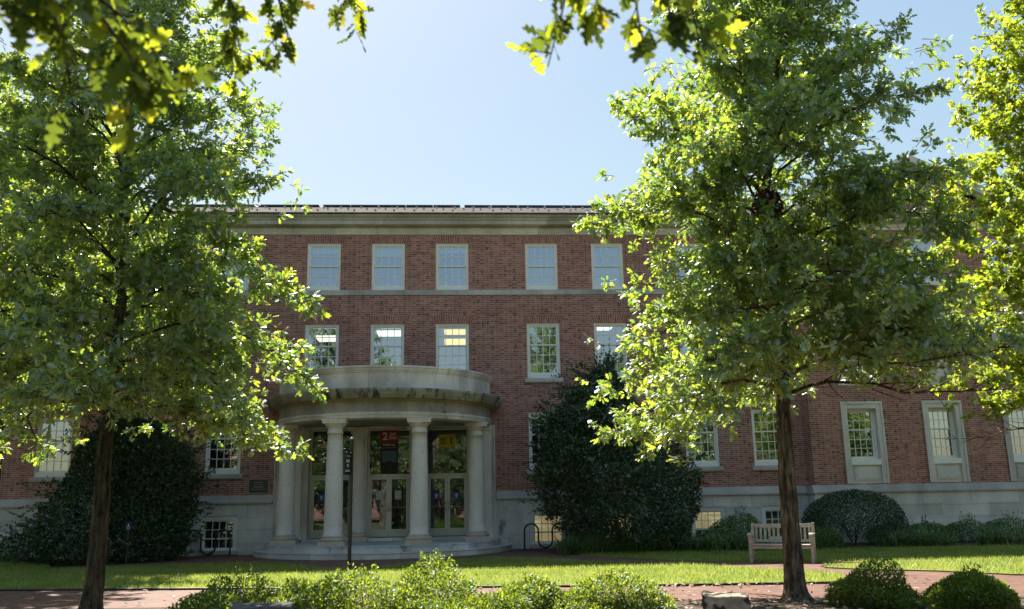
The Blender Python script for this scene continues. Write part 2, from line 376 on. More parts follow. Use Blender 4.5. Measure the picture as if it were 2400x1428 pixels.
# ------------------------------------------------------------------ the building
BLD = thing('brick_building', 'long red brick hall with limestone trim, three storeys and a round columned entrance porch', 'building', (0, 0, 0))
A0, A1 = 8.885, 10.608; B0, B1 = 5.742, 7.68; C0, C1 = 2.618, 4.56; D0, D1 = .149, 1.243
UPX = [(-19.5,-18.34), (-16.7,-15.54), (-13.95,-12.79), (-11.2,-10.04), (-8.41,-7.25), (-5.25,-4.085), (-2.991,-1.832), (-.733,.42), (2.452,3.602), (4.834,5.985), (7.88,9.036), (10.267,11.42)]
FIRST = [u for u in UPX if not (-6 < u[0] < 1)]
BASEX = [(-8.44,-7.25), (2.448,3.636), (4.85,6.03), (7.93,9.118), (10.382,11.56)]
holes = [(a, b, z0, z1) for a, b in UPX for z0, z1 in ((A0, A1), (B0, B1))]+[(a, b, C0, C1) for a, b in FIRST]
PX0, PX1 = -6.06, 1.24
holes.append((PX0, PX1, 1.5, 4.13))
WX = 12.1; WY = -.6
mb = MB(); wall_cells(mb, -26, WX, 1.9, 8.71, 0, [h for h in holes if h[3] < 8.71], .28); wall_cells(mb, -26, WX, 8.897, 10.93, 0, [h for h in holes if h[2] > 8.71], .28)
WINGX = [(13.23, 14.67), (16.13, 17.5), (18.98, 20.4), (21.85, 23.2)]
wh = [(a, b, z0, z1) for a, b in WINGX for z0, z1 in ((1.95, 4.71), (5.3, 7.85))]+[(a+.1, b-.1, A0, A1) for a, b in WINGX]
wall_cells(mb, WX, 26, 1.9, 10.93, WY, wh, .34)
mb.quad((WX, 0, 1.9), (WX, WY, 1.9), (WX, WY, 10.93), (WX, 0, 10.93))
mb.build('wall', BRICK, BLD)
# plinth of limestone courses with grooves
mb = MB(); zc = [0, .37, .80, 1.21, 1.645]
pe = (PX0-.04, PX1+.04)
for x0, x1, y, hs in ((-26, pe[0], -.03, BASEX), (pe[1], WX-.06, -.03, BASEX), (WX-.06, 26, WY-.05, [])):
    hh = [(a, b, D0-.12, D1+.02) for a, b in hs]
    for k in range(4):
        z0, z1 = zc[k], zc[k+1]-.018
        wall_cells(mb, x0, x1, z0, z1, y, [h for h in hh if h[2] < z1 and h[3] > z0], .25)
        cut = sorted([h for h in hh if h[2] < z1+.018 and h[3] > z1]); xs = x0     # groove
        for h in cut+[(x1, x1, 0, 0)]:
            a, bb = xs, min(h[0], x1)
            if bb > a:
                mb.quad((a, y+.022, z1-.002), (bb, y+.022, z1-.002), (bb, y+.022, zc[k+1]+.002), (a, y+.022, zc[k+1]+.002))
                mb.quad((a, y, z1), (bb, y, z1), (bb, y+.022, z1), (a, y+.022, z1)); mb.quad((a, y+.022, zc[k+1]), (bb, y+.022, zc[k+1]), (bb, y, zc[k+1]), (a, y, zc[k+1]))
            xs = max(xs, h[1])
mb.quad((WX-.06, 0, 0), (WX-.06, WY-.05, 0), (WX-.06, WY-.05, 1.645), (WX-.06, 0, 1.645))
mb.build('plinth', PLINTH, BLD)
mb = MB()
mb.box(WX-.12, WX+.02, WY+.052, -.002, 1.645, 1.90)
for x0, x1, y in ((-26, pe[0]-.02, 0), (pe[1]+.02, WX-.12, 0), (WX-.12, 26, WY)):
    mb.extrude_x([(y+.05, 1.645), (y-.12, 1.645), (y-.12, 1.70), (y-.035, 1.90), (y-.035, 1.925), (y+.05, 1.925)][::-1], x0, x1)
mb.build('water_table', BELT, BLD)
mb = MB(); mb.extrude_x([(.08, 8.712), (-.035, 8.712), (-.035, 8.895), (.08, 8.895)][::-1], -26, WX); mb.build('belt_course', BELT, BLD)
mb = MB()
for x0, x1, y in ((-26, WX-.06, 0), (WX-.06, 26, WY)):
    mb.extrude_x([(y+.1, 10.932), (y-.03, 10.932), (y-.03, 11.0), (y-.05, 11.02), (y-.03, 11.04), (y-.03, 11.18), (y+.1, 11.18)][::-1], x0, x1)
mb.build('frieze', FRIEZE, BLD)
CP = [(y, z-.14) for y, z in [(.1, 11.327), (-.05, 11.327), (-.10, 11.335), (-.28, 11.345), (-.32, 11.37), (-.32, 11.50), (-.36, 11.52), (-.38, 11.57), (-.44, 11.61), (-.48, 11.65), (-.48, 11.68), (.1, 11.68)]]
mb = MB(); mb.extrude_x(CP[::-1], -26, WX-.4); mb.extrude_x([(y+WY, z) for y, z in CP][::-1], WX-.4, 26); mb.build('cornice', CORN, BLD)
mb = MB()                                                     # slate roof: steep lower slope, flat deck behind
mb.add([(-26, -.52, 11.545), (26, -.52, 11.545), (26, -.52, 11.60), (-26, -.52, 11.60), (-26, 2, 12.62), (26, 2, 12.62), (26, 15, 12.62), (-26, 15, 12.62), (-26, 15, 0), (26, 15, 0), (-26, -.4, 11.545), (26, -.4, 11.545)],
       [(0,1,2,3), (3,2,5,4), (4,5,6,7), (7,6,9,8), (0,10,11,1)])
mb.quad((26, WY, 0), (26, 15, 0), (26, 15, 12.62), (26, WY, 11.5)); mb.quad((-26, 15, 0), (-26, 0, 0), (-26, 0, 11.5), (-26, 15, 12.62))
ROOF = mb.build('roof', SLATE, BLD)
mb = MB(); mb.box(-.035, .035, -.06, 0, 0, .05); mb.box(-.012, .012, 0, .12, .012, .03); SG = mb.mesh('snow_guard'); SG.materials.append(plain('zinc', (.45,.43,.40), .35, .1, metal=.6))
for j, (yy, off) in enumerate(((.05, 0), (.75, .35), (1.45, 0))):
    for i in range(33):
        o = bpy.data.objects.new('snow_guard', SG); COL.objects.link(o); o.parent = ROOF
        o.location = (-9.2+i*.7+off+random.Random(i*9+j).uniform(-.06, .06), yy, 11.60+(yy+.52)*.4048+.012)
# gable of the wing
mb = MB(); mb.add([(12.4, WY+.04, 11.5), (20.2, WY+.04, 11.5), (16.5, WY+.04, 13.3)], [(0, 1, 2)]); mb.build('gable_wall', BRICK, BLD)
mb = MB()
for x0, z0, x1, z1 in ((11.85, 11.45, 16.5, 13.6), (21.15, 11.45, 16.5, 13.6)):
    d = Vector((x1-x0, 0, z1-z0)).normalized(); nn = Vector((-d.z, 0, d.x)) if x1 > x0 else Vector((d.z, 0, -d.x))
    c = Vector(((x0+x1)/2, WY-.1, (z0+z1)/2)); L = math.hypot(x1-x0, z1-z0)/2
    mb.obox(c, d*L, Vector((0, .22, 0)), nn*.14)
mb.build('gable_coping', FRIEZE, BLD)
mb = MB(); mb.add([(12.1, WY+.1, 11.5), (16.5, WY+.1, 13.55), (20.9, WY+.1, 11.5), (12.1, 8, 11.5), (16.5, 8, 13.55), (20.9, 8, 11.5)], [(0,3,4,1), (1,4,5,2)]); mb.build('gable_roof', SLATE, BLD)
# interior: floors, ceilings and a back wall seen through the glass
mb = MB()
for z in (5.1, 8.35, 11.2): mb.box(-26, 26, .35, 14.5, z-.02, z+.3)
mb.box(-26, -6.7, .35, 14.5, 1.53, 1.85); mb.box(2.0, 26, .35, 14.5, 1.53, 1.85); mb.box(-6.7, 2.0, .63, 14.5, .2, .44)
mb.box(-26, 26, 14.4, 14.6, 0, 11.5); mb.box(-26, 26, 6.0, 6.2, 8.4, 11.5); mb.box(-26, -6.7, 4.5, 4.7, 0, 1.5); mb.box(2.0, 26, 4.5, 4.7, 0, 1.5)
for x in (-10.5, -4, .95, 4.3, 7.0, 12.0): mb.box(x-.08, x+.08, .35, 14.4, 5.4, 11.1)
for x in (-6.6, 1.9, 4.3, 7.0, 12.0): mb.box(x-.08, x+.08, .35, 14.4, .2, 5.1)
mb.build('interior', INTER, BLD)
LAMP = emit_mat('ceiling_light_panel', (1, .93, .78), .55); LAMPY = emit_mat('warm_light_panel', (1, .66, .16), .5)
for x, y, wdt, dep, m in ((-5.0, 3.3, .6, 1.2, LAMP), (-5.2, 6.2, .6, 1.2, LAMP), (-2.4, 3.3, .6, 1.2, LAMP), (-2.6, 5.2, .6, 1.2, LAMP), (0.15, 3.1, .62, .7, LAMPY), (.12, 4.9, .62, .9, LAMPY), (.1, 7.2, .62, 1.2, LAMPY), (5.6, 4, .6, 1.2, LAMP), (-8.2, 4.2, .6, 1.2, LAMP)):
    mb = MB(); mb.box(x-wdt, x+wdt, y-dep/2, y+dep/2, 8.27, 8.32); mb.build('ceiling_light', m, BLD)
for x, y, z in ((-1.95, 8.2, 4.95), (-1.75, 10.0, 4.95), (-1.62, 11.6, 4.95)):
    mb = MB(); mb.box(x-.35, x+.35, y-.15, y+.15, z, z+.04); mb.build('ceiling_light', LAMP, BLD)
mb = MB(); mb.box(13.5, 14.4, 3, 3.3, 4.75, 4.8); mb.build('ceiling_light', LAMPY, BLD)

BLINDS = {k: plain('blind_'+k, c, .8, .04) for k, c in dict(white=(.80,.80,.79), grey=(.36,.36,.38), olive=(.20,.21,.15), tan=(.34,.28,.17), dark=(.07,.065,.06), cream=(.5,.48,.43)).items()}
BLIND_LIT = NB('blind_backlit'); _d = BLIND_LIT.n('BsdfDiffuse', Color=(.36,.30,.18)).outputs[0]; _e = BLIND_LIT.n('Emission', Color=(1, .78, .40), Strength=.10).outputs[0]
BLIND_LIT.t.links.new(BLIND_LIT.n('AddShader', i0=_d, i1=_e).outputs[0], BLIND_LIT.out.inputs[0])

def window(x0, x1, z0, z1, ru, rl, y=0, blind=None, apron=.14, cols=4, sill=True, split=None, cw=.07):
    W = MB(); ya, yb = y+.045, y+.16
    W.box(x0, x0+cw, ya, yb, z0, z1); W.box(x1-cw, x1, ya, yb, z0, z1); W.box(x0+cw, x1-cw, ya, yb, z1-cw*1.15, z1)
    W.box(x0+cw, x1-cw, ya-.004, yb, z0, z0+apron)
    W.box(x0-.004, x0+.03, ya-.02, ya-.001, z0, z1+.004); W.box(x1-.03, x1+.004, ya-.02, ya-.001, z0, z1+.004); W.box(x0+.03, x1-.03, ya-.021, ya-.002, z1-.03, z1+.003)
    o = W.build('window', WHITE, BLD)
    xa, xb, za, zb = x0+cw, x1-cw, z0+apron, z1-cw*1.15
    sp = split if split is not None else za+(zb-za)*(rl/(ru+rl))
    for (c, d, yy, rows) in ((sp-.02, zb, ya+.035, ru), (za, sp+.022, ya+.072, rl)):
        S = MB(); t = .048; y1 = yy+.035
        S.box(xa, xa+t, yy, y1, c, d); S.box(xb-t, xb, yy, y1, c, d); S.box(xa+t, xb-t, yy, y1, c, c+t*(1 if yy < ya+.05 else 1.3)); S.box(xa+t, xb-t, yy, y1, d-t, d)
        gx0, gx1, gz0, gz1 = xa+t, xb-t, c+t, d-t
        for i in range(1, cols): x = gx0+(gx1-gx0)*i/cols; S.box(x-.012, x+.012, yy+.006, yy+.03, gz0, gz1)
        for i in range(1, rows): z = gz0+(gz1-gz0)*i/rows; S.box(gx0, gx1, yy+.008, yy+.028, z-.012, z+.012)
        S.build('sash', WHITE, o)
        G = MB(); G.quad((gx0-.01, yy+.018, gz0-.01), (gx1+.01, yy+.018, gz0-.01), (gx1+.01, yy+.018, gz1+.01), (gx0-.01, yy+.018, gz1+.01)); G.build('pane', GLASS, o)
    if blind:
        k, frac = blind; Bm = MB(); zt = zb; zl = zb-(zb-za)*frac; Bm.box(xa+.02, xb-.02, y+.22, y+.23, zl, zt)
        Bm.build('blind', BLIND_LIT.m if k == 'lit' else BLINDS[k], o)
    if sill:
        S = MB(); S.extrude_x([(y+.02, z0-.17), (y-.06, z0-.17), (y-.085, z0-.14), (y-.085, z0-.04), (y-.07, z0-.012), (y+.02, z0-.004)][::-1], x0-.10, x1+.10); S.build('sill', BELT, o)
    return o
def jack_arch(x0, x1, z):
    cx = (x0+x1)/2; hw = (x1-x0)/2; mbk = MB()
    mbk.add([(-hw-.06, 0, 0), (hw+.06, 0, 0), (hw+.24, 0, .27), (-hw-.24, 0, .27)], [(0, 1, 2, 3)])
    o = mbk.build('jack_arch', ARCH, BLD); o.location = (cx, -.004, z+.01)
BL_A = {5: ('white', .15), 6: ('white', .22), 7: ('white', .15), 8: ('grey', 1), 9: ('cream', 1), 4: ('white', .3), 10: ('white', .5)}
BL_B = {8: ('olive', 1), 10: ('white', .4), 4: ('white', .1)}
for i, (a, c) in enumerate(UPX):
    window(a, c, A0, A1, 2, 2, 0, BL_A.get(i), sill=False); jack_arch(a, c, A1)
    window(a, c, B0, B1, 2, 3, 0, BL_B.get(i)); jack_arch(a, c, B1)
for i, (a, c) in enumerate(FIRST):
    window(a, c, C0, C1, 2, 3, 0, {5: ('dark', .45), 7: ('olive', .9)}.get(i)); jack_arch(a, c, C1)
for i, (a, c) in enumerate(BASEX):
    o = window(a, c, D0, D1, 2, 1, -.03, {0: ('dark', .7), 1: ('lit', 1), 2: ('lit', 1), 3: ('lit', .6), 4: ('dark', 1)}[i], apron=.03, sill=False, split=D0+.38, cw=.10)
    S = MB(); S.box(a-.05, c+.05, -.13, .05, D0-.12, D0-.005); S.build('sill', BELT, o)
# wing windows in full height stone surrounds
for (a, c) in WINGX:
    for z0, z1 in ((1.95, 4.71), (5.3, 7.85)):
        S = MB(); y = WY-.03; t = .20
        S.box(a, a+t, y, y+.35, z0, z1); S.box(c-t, c, y, y+.35, z0, z1); S.box(a+t, c-t, y, y+.35, z1-.22, z1)
        S.box(a-.02, a+.05, y-.03, y-.002, z0, z1+.02); S.box(c-.05, c+.02, y-.03, y-.002, z0, z1+.02); S.box(a+.05, c-.05, y-.03, y-.002, z1-.06, z1+.02)
        S.box(a+t, c-t, y+.07, y+.35, z0, z0+.62)
        S.box(a+t+.10, c-t-.10, y+.045, y+.068, z0+.10, z0+.52); S.box(a+t+.16, c-t-.16, y+.03, y+.044, z0+.16, z0+.46)
        so = S.build('window_surround', stone_mat('surround_stone', (.62,.595,.57), 9) if 'surround_stone' not in bpy.data.materials else bpy.data.materials['surround_stone'], BLD)
        S = MB(); S.box(a+t, c-t, y+.0, y+.30, z0+.622, z0+.80); S.build('sill', WHITE, so)
        window(a+t, c-t, z0+.80, z1-.22, 2, 3, WY+.16, ('white', .45) if a > 15 else ('dark', .08), apron=.05, sill=False, cw=.06)
    window(a+.1, c-.1, A0, A1, 2, 2, WY, ('white', .3), sill=False)

# ---- portico
PC = (-2.42, 0.0); PI = math.pi
mb = MB()                                                     # stone back wall with the three door bays
DOORS = [(-4.99, -3.56), (-3.05, -1.60), (-1.06, .37)]
wall_cells(mb, PX0, PX1, .36, 4.135, -.02, [(a, c, .30, 4.07) for a, c in DOORS], .62)
mb.box(PX0-.04, PX0, -.10, .1, 0, 4.13); mb.box(PX1, PX1+.04, -.10, .1, 0, 4.13)
mb.build('porch_wall', PORT, BLD)
mb = MB(); mb.revolve([(0, 0), (4.17, 0), (4.19, .02), (4.19, .16), (4.21, .17), (4.21, .19), (0, .19)], PC, 72, PI, 2*PI, False); st1 = mb.build('step', STEP, BLD)
mb = MB(); mb.revolve([(0, .19), (3.83, .19), (3.83, .33), (3.855, .34), (3.855, .36), (0, .36)], PC, 72, PI, 2*PI, False); mb.box(PX0, PX1, 0, .62, .1, .358); st2 = mb.build('step', STEP, BLD)
mb = MB(); mb.box(PX0+.3, PX1-.3, -.14, .62, .362, .46); mb.build('threshold', STEP, BLD)
mb = MB(); mb.revolve([(2.95, 4.13), (2.95, 4.10), (3.52, 4.10), (3.56, 4.11), (3.59, 4.20), (3.61, 4.215), (3.61, 4.255), (3.57, 4.275), (3.565, 4.29), (3.565, 4.60), (3.565, 4.13)], PC, 96, PI, 2*PI, False)
ent = mb.build('entablature', PORT, BLD)
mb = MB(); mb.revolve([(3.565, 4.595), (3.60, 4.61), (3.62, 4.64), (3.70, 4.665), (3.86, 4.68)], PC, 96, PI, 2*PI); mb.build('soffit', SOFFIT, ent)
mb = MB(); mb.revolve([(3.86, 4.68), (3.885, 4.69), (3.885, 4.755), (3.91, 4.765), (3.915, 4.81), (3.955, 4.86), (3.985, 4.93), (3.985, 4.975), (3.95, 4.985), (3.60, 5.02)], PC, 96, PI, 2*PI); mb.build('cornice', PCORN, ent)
mb = MB(); mb.revolve([(3.585, 5.0), (3.575, 5.05), (3.565, 5.06), (3.565, 5.49), (3.59, 5.50), (3.60, 5.54), (3.625, 5.56), (3.635, 5.62), (3.66, 5.64), (3.66, 5.69), (3.64, 5.70), (3.30, 5.71), (3.30, 5.0)], PC, 96, PI, 2*PI, False); mb.build('parapet', PORT, ent)
mb = MB(); mb.revolve([(0, 4.128), (3.5, 4.128), (3.5, 4.14)], PC, 48, PI, 2*PI, False); mb.build('porch_ceiling', SOFFIT, BLD)
mb = MB(); mb.revolve([(0, 5.0), (3.4, 5.0)], PC, 48, PI, 2*PI, False); mb.build('porch_roof', DARKMETAL, BLD)
def column(x, y, half=False, z0=.36, r=.275, rt_=.225):
    zt = 4.10; S = MB(); prof = []
    for k in range(13):
        t = k/12; prof.append((r-(r-rt_)*(t**1.7), z0+.32+(zt-.42-z0-.32)*t))
    a0, a1 = (PI, 2*PI) if half else (0, 2*PI)
    S.revolve([(r+.02, z0+.30), (r+.02, z0+.325)]+prof+[(rt_+.025, zt-.42), (rt_+.03, zt-.395), (rt_, zt-.375), (rt_, zt-.27)], (x, y), 40, a0, a1)
    o = S.build('column', COLM, BLD)
    Bs = MB(); q = r+.12
    if half: Bs.box(x-q, x+q, y-q, y, z0+.003, z0+.14)
    else: Bs.box(x-q, x+q, y-q, y+q, z0+.003, z0+.14)
    Bs.revolve([(q-.02, z0+.14), (q, z0+.165), (q+.005, z0+.19), (q-.015, z0+.225), (r+.05, z0+.235), (r+.06, z0+.255), (r+.065, z0+.28), (r+.04, z0+.30), (r+.0, z0+.302)], (x, y), 40, a0, a1)
    Bs.build('base', CBASE, o)
    Cp = MB(); Cp.revolve([(rt_, zt-.27), (rt_+.02, zt-.25), (rt_+.02, zt-.235), (rt_+.045, zt-.225), (rt_+.085, zt-.17), (rt_+.11, zt-.125)], (x, y), 40, a0, a1)
    q = rt_+.13
    Cp.box(x-q, x+q, y-q, y if half else y+q, zt-.125, zt-.003); Cp.box(x-q-.02, x+q+.02, y-q-.02, y if half else y+q+.02, zt-.05, zt-.004)
    Cp.build('capital', PORT, o); return o
for a in (-68.0, -23.4, 22.6, 67.6): column(PC[0]+3.28*math.sin(R(a)), -3.28*math.cos(R(a)))
for x in (-3.32, -1.345): column(x, -.022, True, .362, .25, .205)
for x in (-5.42, .92):                                        # flat pilasters beside the door bays
    S = MB(); S.box(x-.22, x+.22, -.10, -.022, .362, 4.127); S.box(x-.27, x+.27, -.14, -.022, .363, .60); S.box(x-.27, x+.27, -.14, -.022, 3.95, 4.126); S.build('pilaster', COLM, BLD)
HMET = plain('handle_steel', (.5,.5,.5), .25, .05, metal=.9)
for di, (a, c) in enumerate(DOORS):
    F = MB(); y0, y1 = .42, .54; t = .055; z0, zh, zt = .46, 2.47, 4.07
    F.box(a, a+t, y0, y1, z0, zt); F.box(c-t, c, y0, y1, z0, zt); F.box(a+t, c-t, y0, y1, zh, zh+.07); F.box(a+t, c-t, y0, y1, zt-.05, zt)
    d = F.build('door', ALU, BLD)
    G = MB(); G.quad((a+t, .48, zh+.07), (c-t, .48, zh+.07), (c-t, .48, zt-.05), (a+t, .48, zt-.05)); G.build('transom_pane', DGLASS, d)
    m = (a+c)/2
    for x0, x1, s in ((a+t+.004, m-.003, 1), (m+.003, c-t-.004, -1)):
        L = MB(); u, v, q0, q1 = .085, .10, .44, .49
        L.box(x0, x0+u, q0, q1, z0+.01, zh-.004); L.box(x1-u, x1, q0, q1, z0+.01, zh-.004); L.box(x0+u, x1-u, q0, q1, z0+.01, z0+.26); L.box(x0+u, x1-u, q0, q1, zh-v, zh-.004)
        L.build('leaf', ALU, d)
        G = MB(); G.quad((x0+u, .465, z0+.26), (x1-u, .465, z0+.26), (x1-u, .465, zh-v), (x0+u, .465, zh-v)); G.build('pane', DGLASS, d)
        P = MB(); P.box(x0+.02, x1-.02, .52, .55, 1.415, 1.44); P.build('push_bar', ALU, d)
        hx = x1-.05 if s == 1 else x0+.05
        H = MB(); H.tube([(hx, .445, 1.32), (hx, .385, 1.33), (hx, .375, 1.36), (hx, .375, 1.54), (hx, .385, 1.57), (hx, .445, 1.58)], .013, 8); H.build('handle', HMET, d)
for k, (a, c) in enumerate(DOORS):
    S = MB(); S.box(a+.12, c-.12, .02, .40, .462, .474)
    props(S.build('door_mat', DARKMETAL), ['black mat at the threshold of the door pair nearest the wall plaque', 'black mat at the threshold of the middle door pair', 'black mat at the threshold of the door pair under the yellow sign'][k], 'door mat', 'mats at the entrance doors')

# ---- solar panels on the deck
for k, (x0, x1) in enumerate(((-10.4, -5.21), (-5.07, .156), (.304, 5.479), (5.63, 10.8), (10.95, 16.0))):
    t = thing('solar_array', ['dark solar array on the roof edge behind the tree crown farthest from the bench', 'dark solar array on the roof edge above the first three top windows', 'dark solar array on the roof edge above the top window with the grey blind', 'dark solar array on the roof edge, beside the squirrel nest', 'dark solar array on the roof behind the gable'][k], 'solar panel', ((x0+x1)/2, 2.1, 12.64), 0, 'solar arrays along the roof')
    n = 5; wx = (x1-x0)/n
    for i in range(n):
        S = MB(); a = x0+i*wx; S.add([(a+.01, 1.98, 12.665), (a+wx-.01, 1.98, 12.665), (a+wx-.01, 3.6, 12.80), (a+.01, 3.6, 12.80), (a+.01, 1.98, 12.72), (a+wx-.01, 1.98, 12.72), (a+wx-.01, 3.6, 12.855), (a+.01, 3.6, 12.855)], [(0,3,2,1), (4,5,6,7), (0,1,5,4), (1,2,6,5), (2,3,7,6), (3,0,4,7)])
        S.build('panel', PANEL, t)
    S = MB()
    for x in (x0+.3, (x0+x1)/2, x1-.3): S.box(x-.03, x+.03, 2.05, 3.5, 12.61, 12.66)
    S.build('rail', HMET, t)

# ------------------------------------------------------------------ signs and notices
def text(body, size, loc, mat, parent, rot=(PI/2, 0, 0), sx=1.0, name='lettering', align='CENTER'):
    cu = bpy.data.curves.new(name, 'FONT'); cu.body = body; cu.size = size; cu.align_x = align; cu.align_y = 'CENTER'; cu.extrude = .001; cu.offset = size*.012
    cu.materials.append(mat); o = bpy.data.objects.new(name, cu); COL.objects.link(o); o.parent = parent
    if parent.type == 'EMPTY': o.matrix_parent_inverse = Matrix.Translation(parent.location).inverted()
    o.location = loc; o.rotation_euler = rot; o.scale = (sx, 1, 1)
    dg = bpy.context.evaluated_depsgraph_get(); me = bpy.data.meshes.new_from_object(o.evaluated_get(dg)); q = bpy.data.objects.new(name, me); COL.objects.link(q)
    q.parent = parent; q.matrix_parent_inverse = o.matrix_parent_inverse; q.location = loc; q.rotation_euler = rot; q.scale = (sx, 1, 1)
    bpy.data.objects.remove(o); bpy.data.curves.remove(cu); return q
RED = plain('sign_red', (.30,.018,.03), .5, .05); BLK = plain('sign_black', (.012,.012,.014), .5, .05); YEL = plain('sign_yellow', (.50,.40,.02), .5, .05)
OFFW = plain('sign_white', (.62,.60,.58), .6, .03); BLUE = plain('notice_blue', (.05,.11,.30), .6, .05); NAVY = plain('notice_navy', (.015,.025,.07), .6, .05); PAPER = plain('notice_paper', (.42,.46,.43), .7, .05)
SKYB = plain('poster_blue', (.07,.12,.17), .6, .05)
ys = .395
t = thing('exit_banner', 'tall red and black banner reading EXIT ONLY hung over the middle doors', 'banner', (-2.33, ys, 2.55))
S = MB(); S.box(-2.63, -2.04, ys, ys+.012, 2.56, 3.60); S.build('lower_panel', BLK, t)
S = MB(); S.box(-2.63, -2.04, ys-.002, ys+.012, 3.602, 4.03); S.build('red_panel', RED, t)
S = MB(); S.box(-2.58, -2.08, ys-.004, ys-.001, 2.95, 3.33); S.build('picture', SKYB, t)
S = MB(); S.box(-2.58, -2.08, ys-.0045, ys-.0015, 2.88, 2.948); S.add([(-2.45, ys-.006, 2.948), (-2.21, ys-.006, 2.948), (-2.33, ys-.006, 3.0)], [(0, 1, 2)]); S.build('picture_base', BLK, t)
S = MB(); S.box(-2.58, -2.08, ys-.004, ys-.001, 3.43, 3.436); S.build('rule', OFFW, t)
text('2', .36, (-2.48, ys-.005, 3.81), OFFW, t); text('EXIT', .135, (-2.20, ys-.005, 3.89), OFFW, t, sx=.8); text('ONLY', .135, (-2.20, ys-.005, 3.765), OFFW, t, sx=.8)
text('PEABODY HALL', .105, (-2.335, ys-.005, 3.53), OFFW, t, sx=.62)
t = thing('entry_sign', 'square yellow sign reading ENTRY ONLY 1 above the doors', 'sign', (-.34, ys, 3.41))
S = MB(); S.box(-.63, -.06, ys, ys+.012, 3.41, 3.86); S.build('board', YEL, t)
text('ENTRY', .115, (-.475, ys-.004, 3.69), BLK, t, sx=.72); text('ONLY', .115, (-.475, ys-.004, 3.57), BLK, t, sx=.8); text('1', .36, (-.21, ys-.004, 3.64), BLK, t)
def notice(x, kind, label):
    t = thing('door_notice', label, 'notice', (x, .44, 1.7), 0, 'notices taped to the entrance doors'); y = .437
    S = MB(); S.box(x-.105, x+.105, y, y+.003, 1.70, 1.99); S.build('paper', BLUE if kind else PAPER, t)
    if kind:
        S = MB(); S.box(x-.105, x+.105, y-.002, y-.0005, 1.90, 1.985); S.build('heading', NAVY, t)
        S = MB(); S.add([(x-.055, y-.002, 1.80), (x+.055, y-.002, 1.80), (x, y-.002, 1.87)], [(0, 1, 2)]); S.box(x-.018, x+.018, y-.003, y-.001, 1.725, 1.80); S.build('arrow', OFFW, t)
notice(-4.60, 1, 'blue notice with a white up arrow on the door farthest from the yellow sign'); notice(-3.95, 1, 'blue up-arrow notice on the door half hidden by the black signpost')
notice(-2.66, 0, 'plain pale paper notice on the middle door nearer the signpost'); notice(-2.02, 0, 'plain pale paper notice on the middle door nearer the yellow sign')
notice(-.72, 1, 'blue up-arrow notice under the words ENTRY ONLY'); notice(-.04, 1, 'blue up-arrow notice on the door leaf under the sign numeral 1')
t = thing('wall_plaque', 'dark bronze plaque with pale rim on the brick beside the porch', 'plaque', (-6.61, -.02, 2.0))
S = MB(); S.box(-6.93, -6.29, -.035, -.003, 1.985, 2.425); S.build('plate', plain('bronze', (.03,.03,.032), .45, .2, spec=.5), t)
S = MB()
for x0, x1, z0, z1 in ((-6.95, -6.27, 2.425, 2.447), (-6.95, -6.27, 1.963, 1.985), (-6.95, -6.93, 1.985, 2.425), (-6.29, -6.27, 1.985, 2.425)): S.box(x0, x1, -.045, -.003, z0, z1)
S.build('rim', plain('pale_rim', (.36,.33,.27), .5, .1), t)
PL = plain('plaque_letters', (.30,.29,.27), .5, .05)
text('Peabody Hall', .055, (-6.61, -.037, 2.33), PL, t)
S = MB(); rr = random.Random(3)
for z, hw in ((2.262, .115), (2.20, .19), (2.17, .15), (2.105, .22)):
    x = -6.61-hw
    while x < -6.61+hw-.02:
        l = rr.uniform(.03, .07); S.box(x, min(x+l, -6.61+hw), -.038, -.034, z-.008, z+.008); x += l+.012
S.build('small_lettering', PL, t)

# black signpost on the lawn edge
t = thing('signpost', 'tall black square signpost with a narrow hanging sign blade before the porch', 'signpost', (-2.64, -8.05, 0), R(74))
S = MB(); S.box(-.038, .038, -.038, .038, 0, 3.17); S.build('post', BLACKPAINT, t, True, .006)
S = MB(); S.box(-.040, .040, -.040, .040, 3.17, 3.19); S.revolve([(.040, 3.19), (.034, 3.21), (0, 3.225)], (0, 0), 16); S.build('cap', plain('cap_white', (.5,.5,.5), .4), t, True)
S = MB(); S.box(-.45, -.040, -.022, .012, 2.28, 2.86); S.obox((-.26, -.005, 2.885), (.21, 0, .0), (0, .02, 0), (0, 0, .024)); S.build('blade', BLACKPAINT, t, True, .004)
S = MB()
for x in (-.40, -.14): S.revolve([(0, 0), (.022, 0), (.022, .03), (0, .03)], (x, 0), 12)
for i in range(len(S.v)): x, y, z = S.v[i]; S.v[i] = (x, -.02-z, 2.83+y)
S.build('bolt', HMET, t, True)
S = MB(); gl = -.025
S.box(-.43, -.10, gl, gl+.002, 2.735, 2.75); S.box(-.275, -.255, gl, gl+.002, 2.70, 2.78)
for z0, z1, x0, x1 in ((2.58, 2.66, -.38, -.16), (2.47, 2.545, -.34, -.20), (2.36, 2.41, -.42, -.14)):
    k = 3
    for i in range(k): S.box(x0+(x1-x0)*i/k+.006, x0+(x1-x0)*(i+1)/k-.006, gl, gl+.002, z0, z1)
S.build('emblem', plain('sign_grey', (.36,.37,.37), .5), t, True)
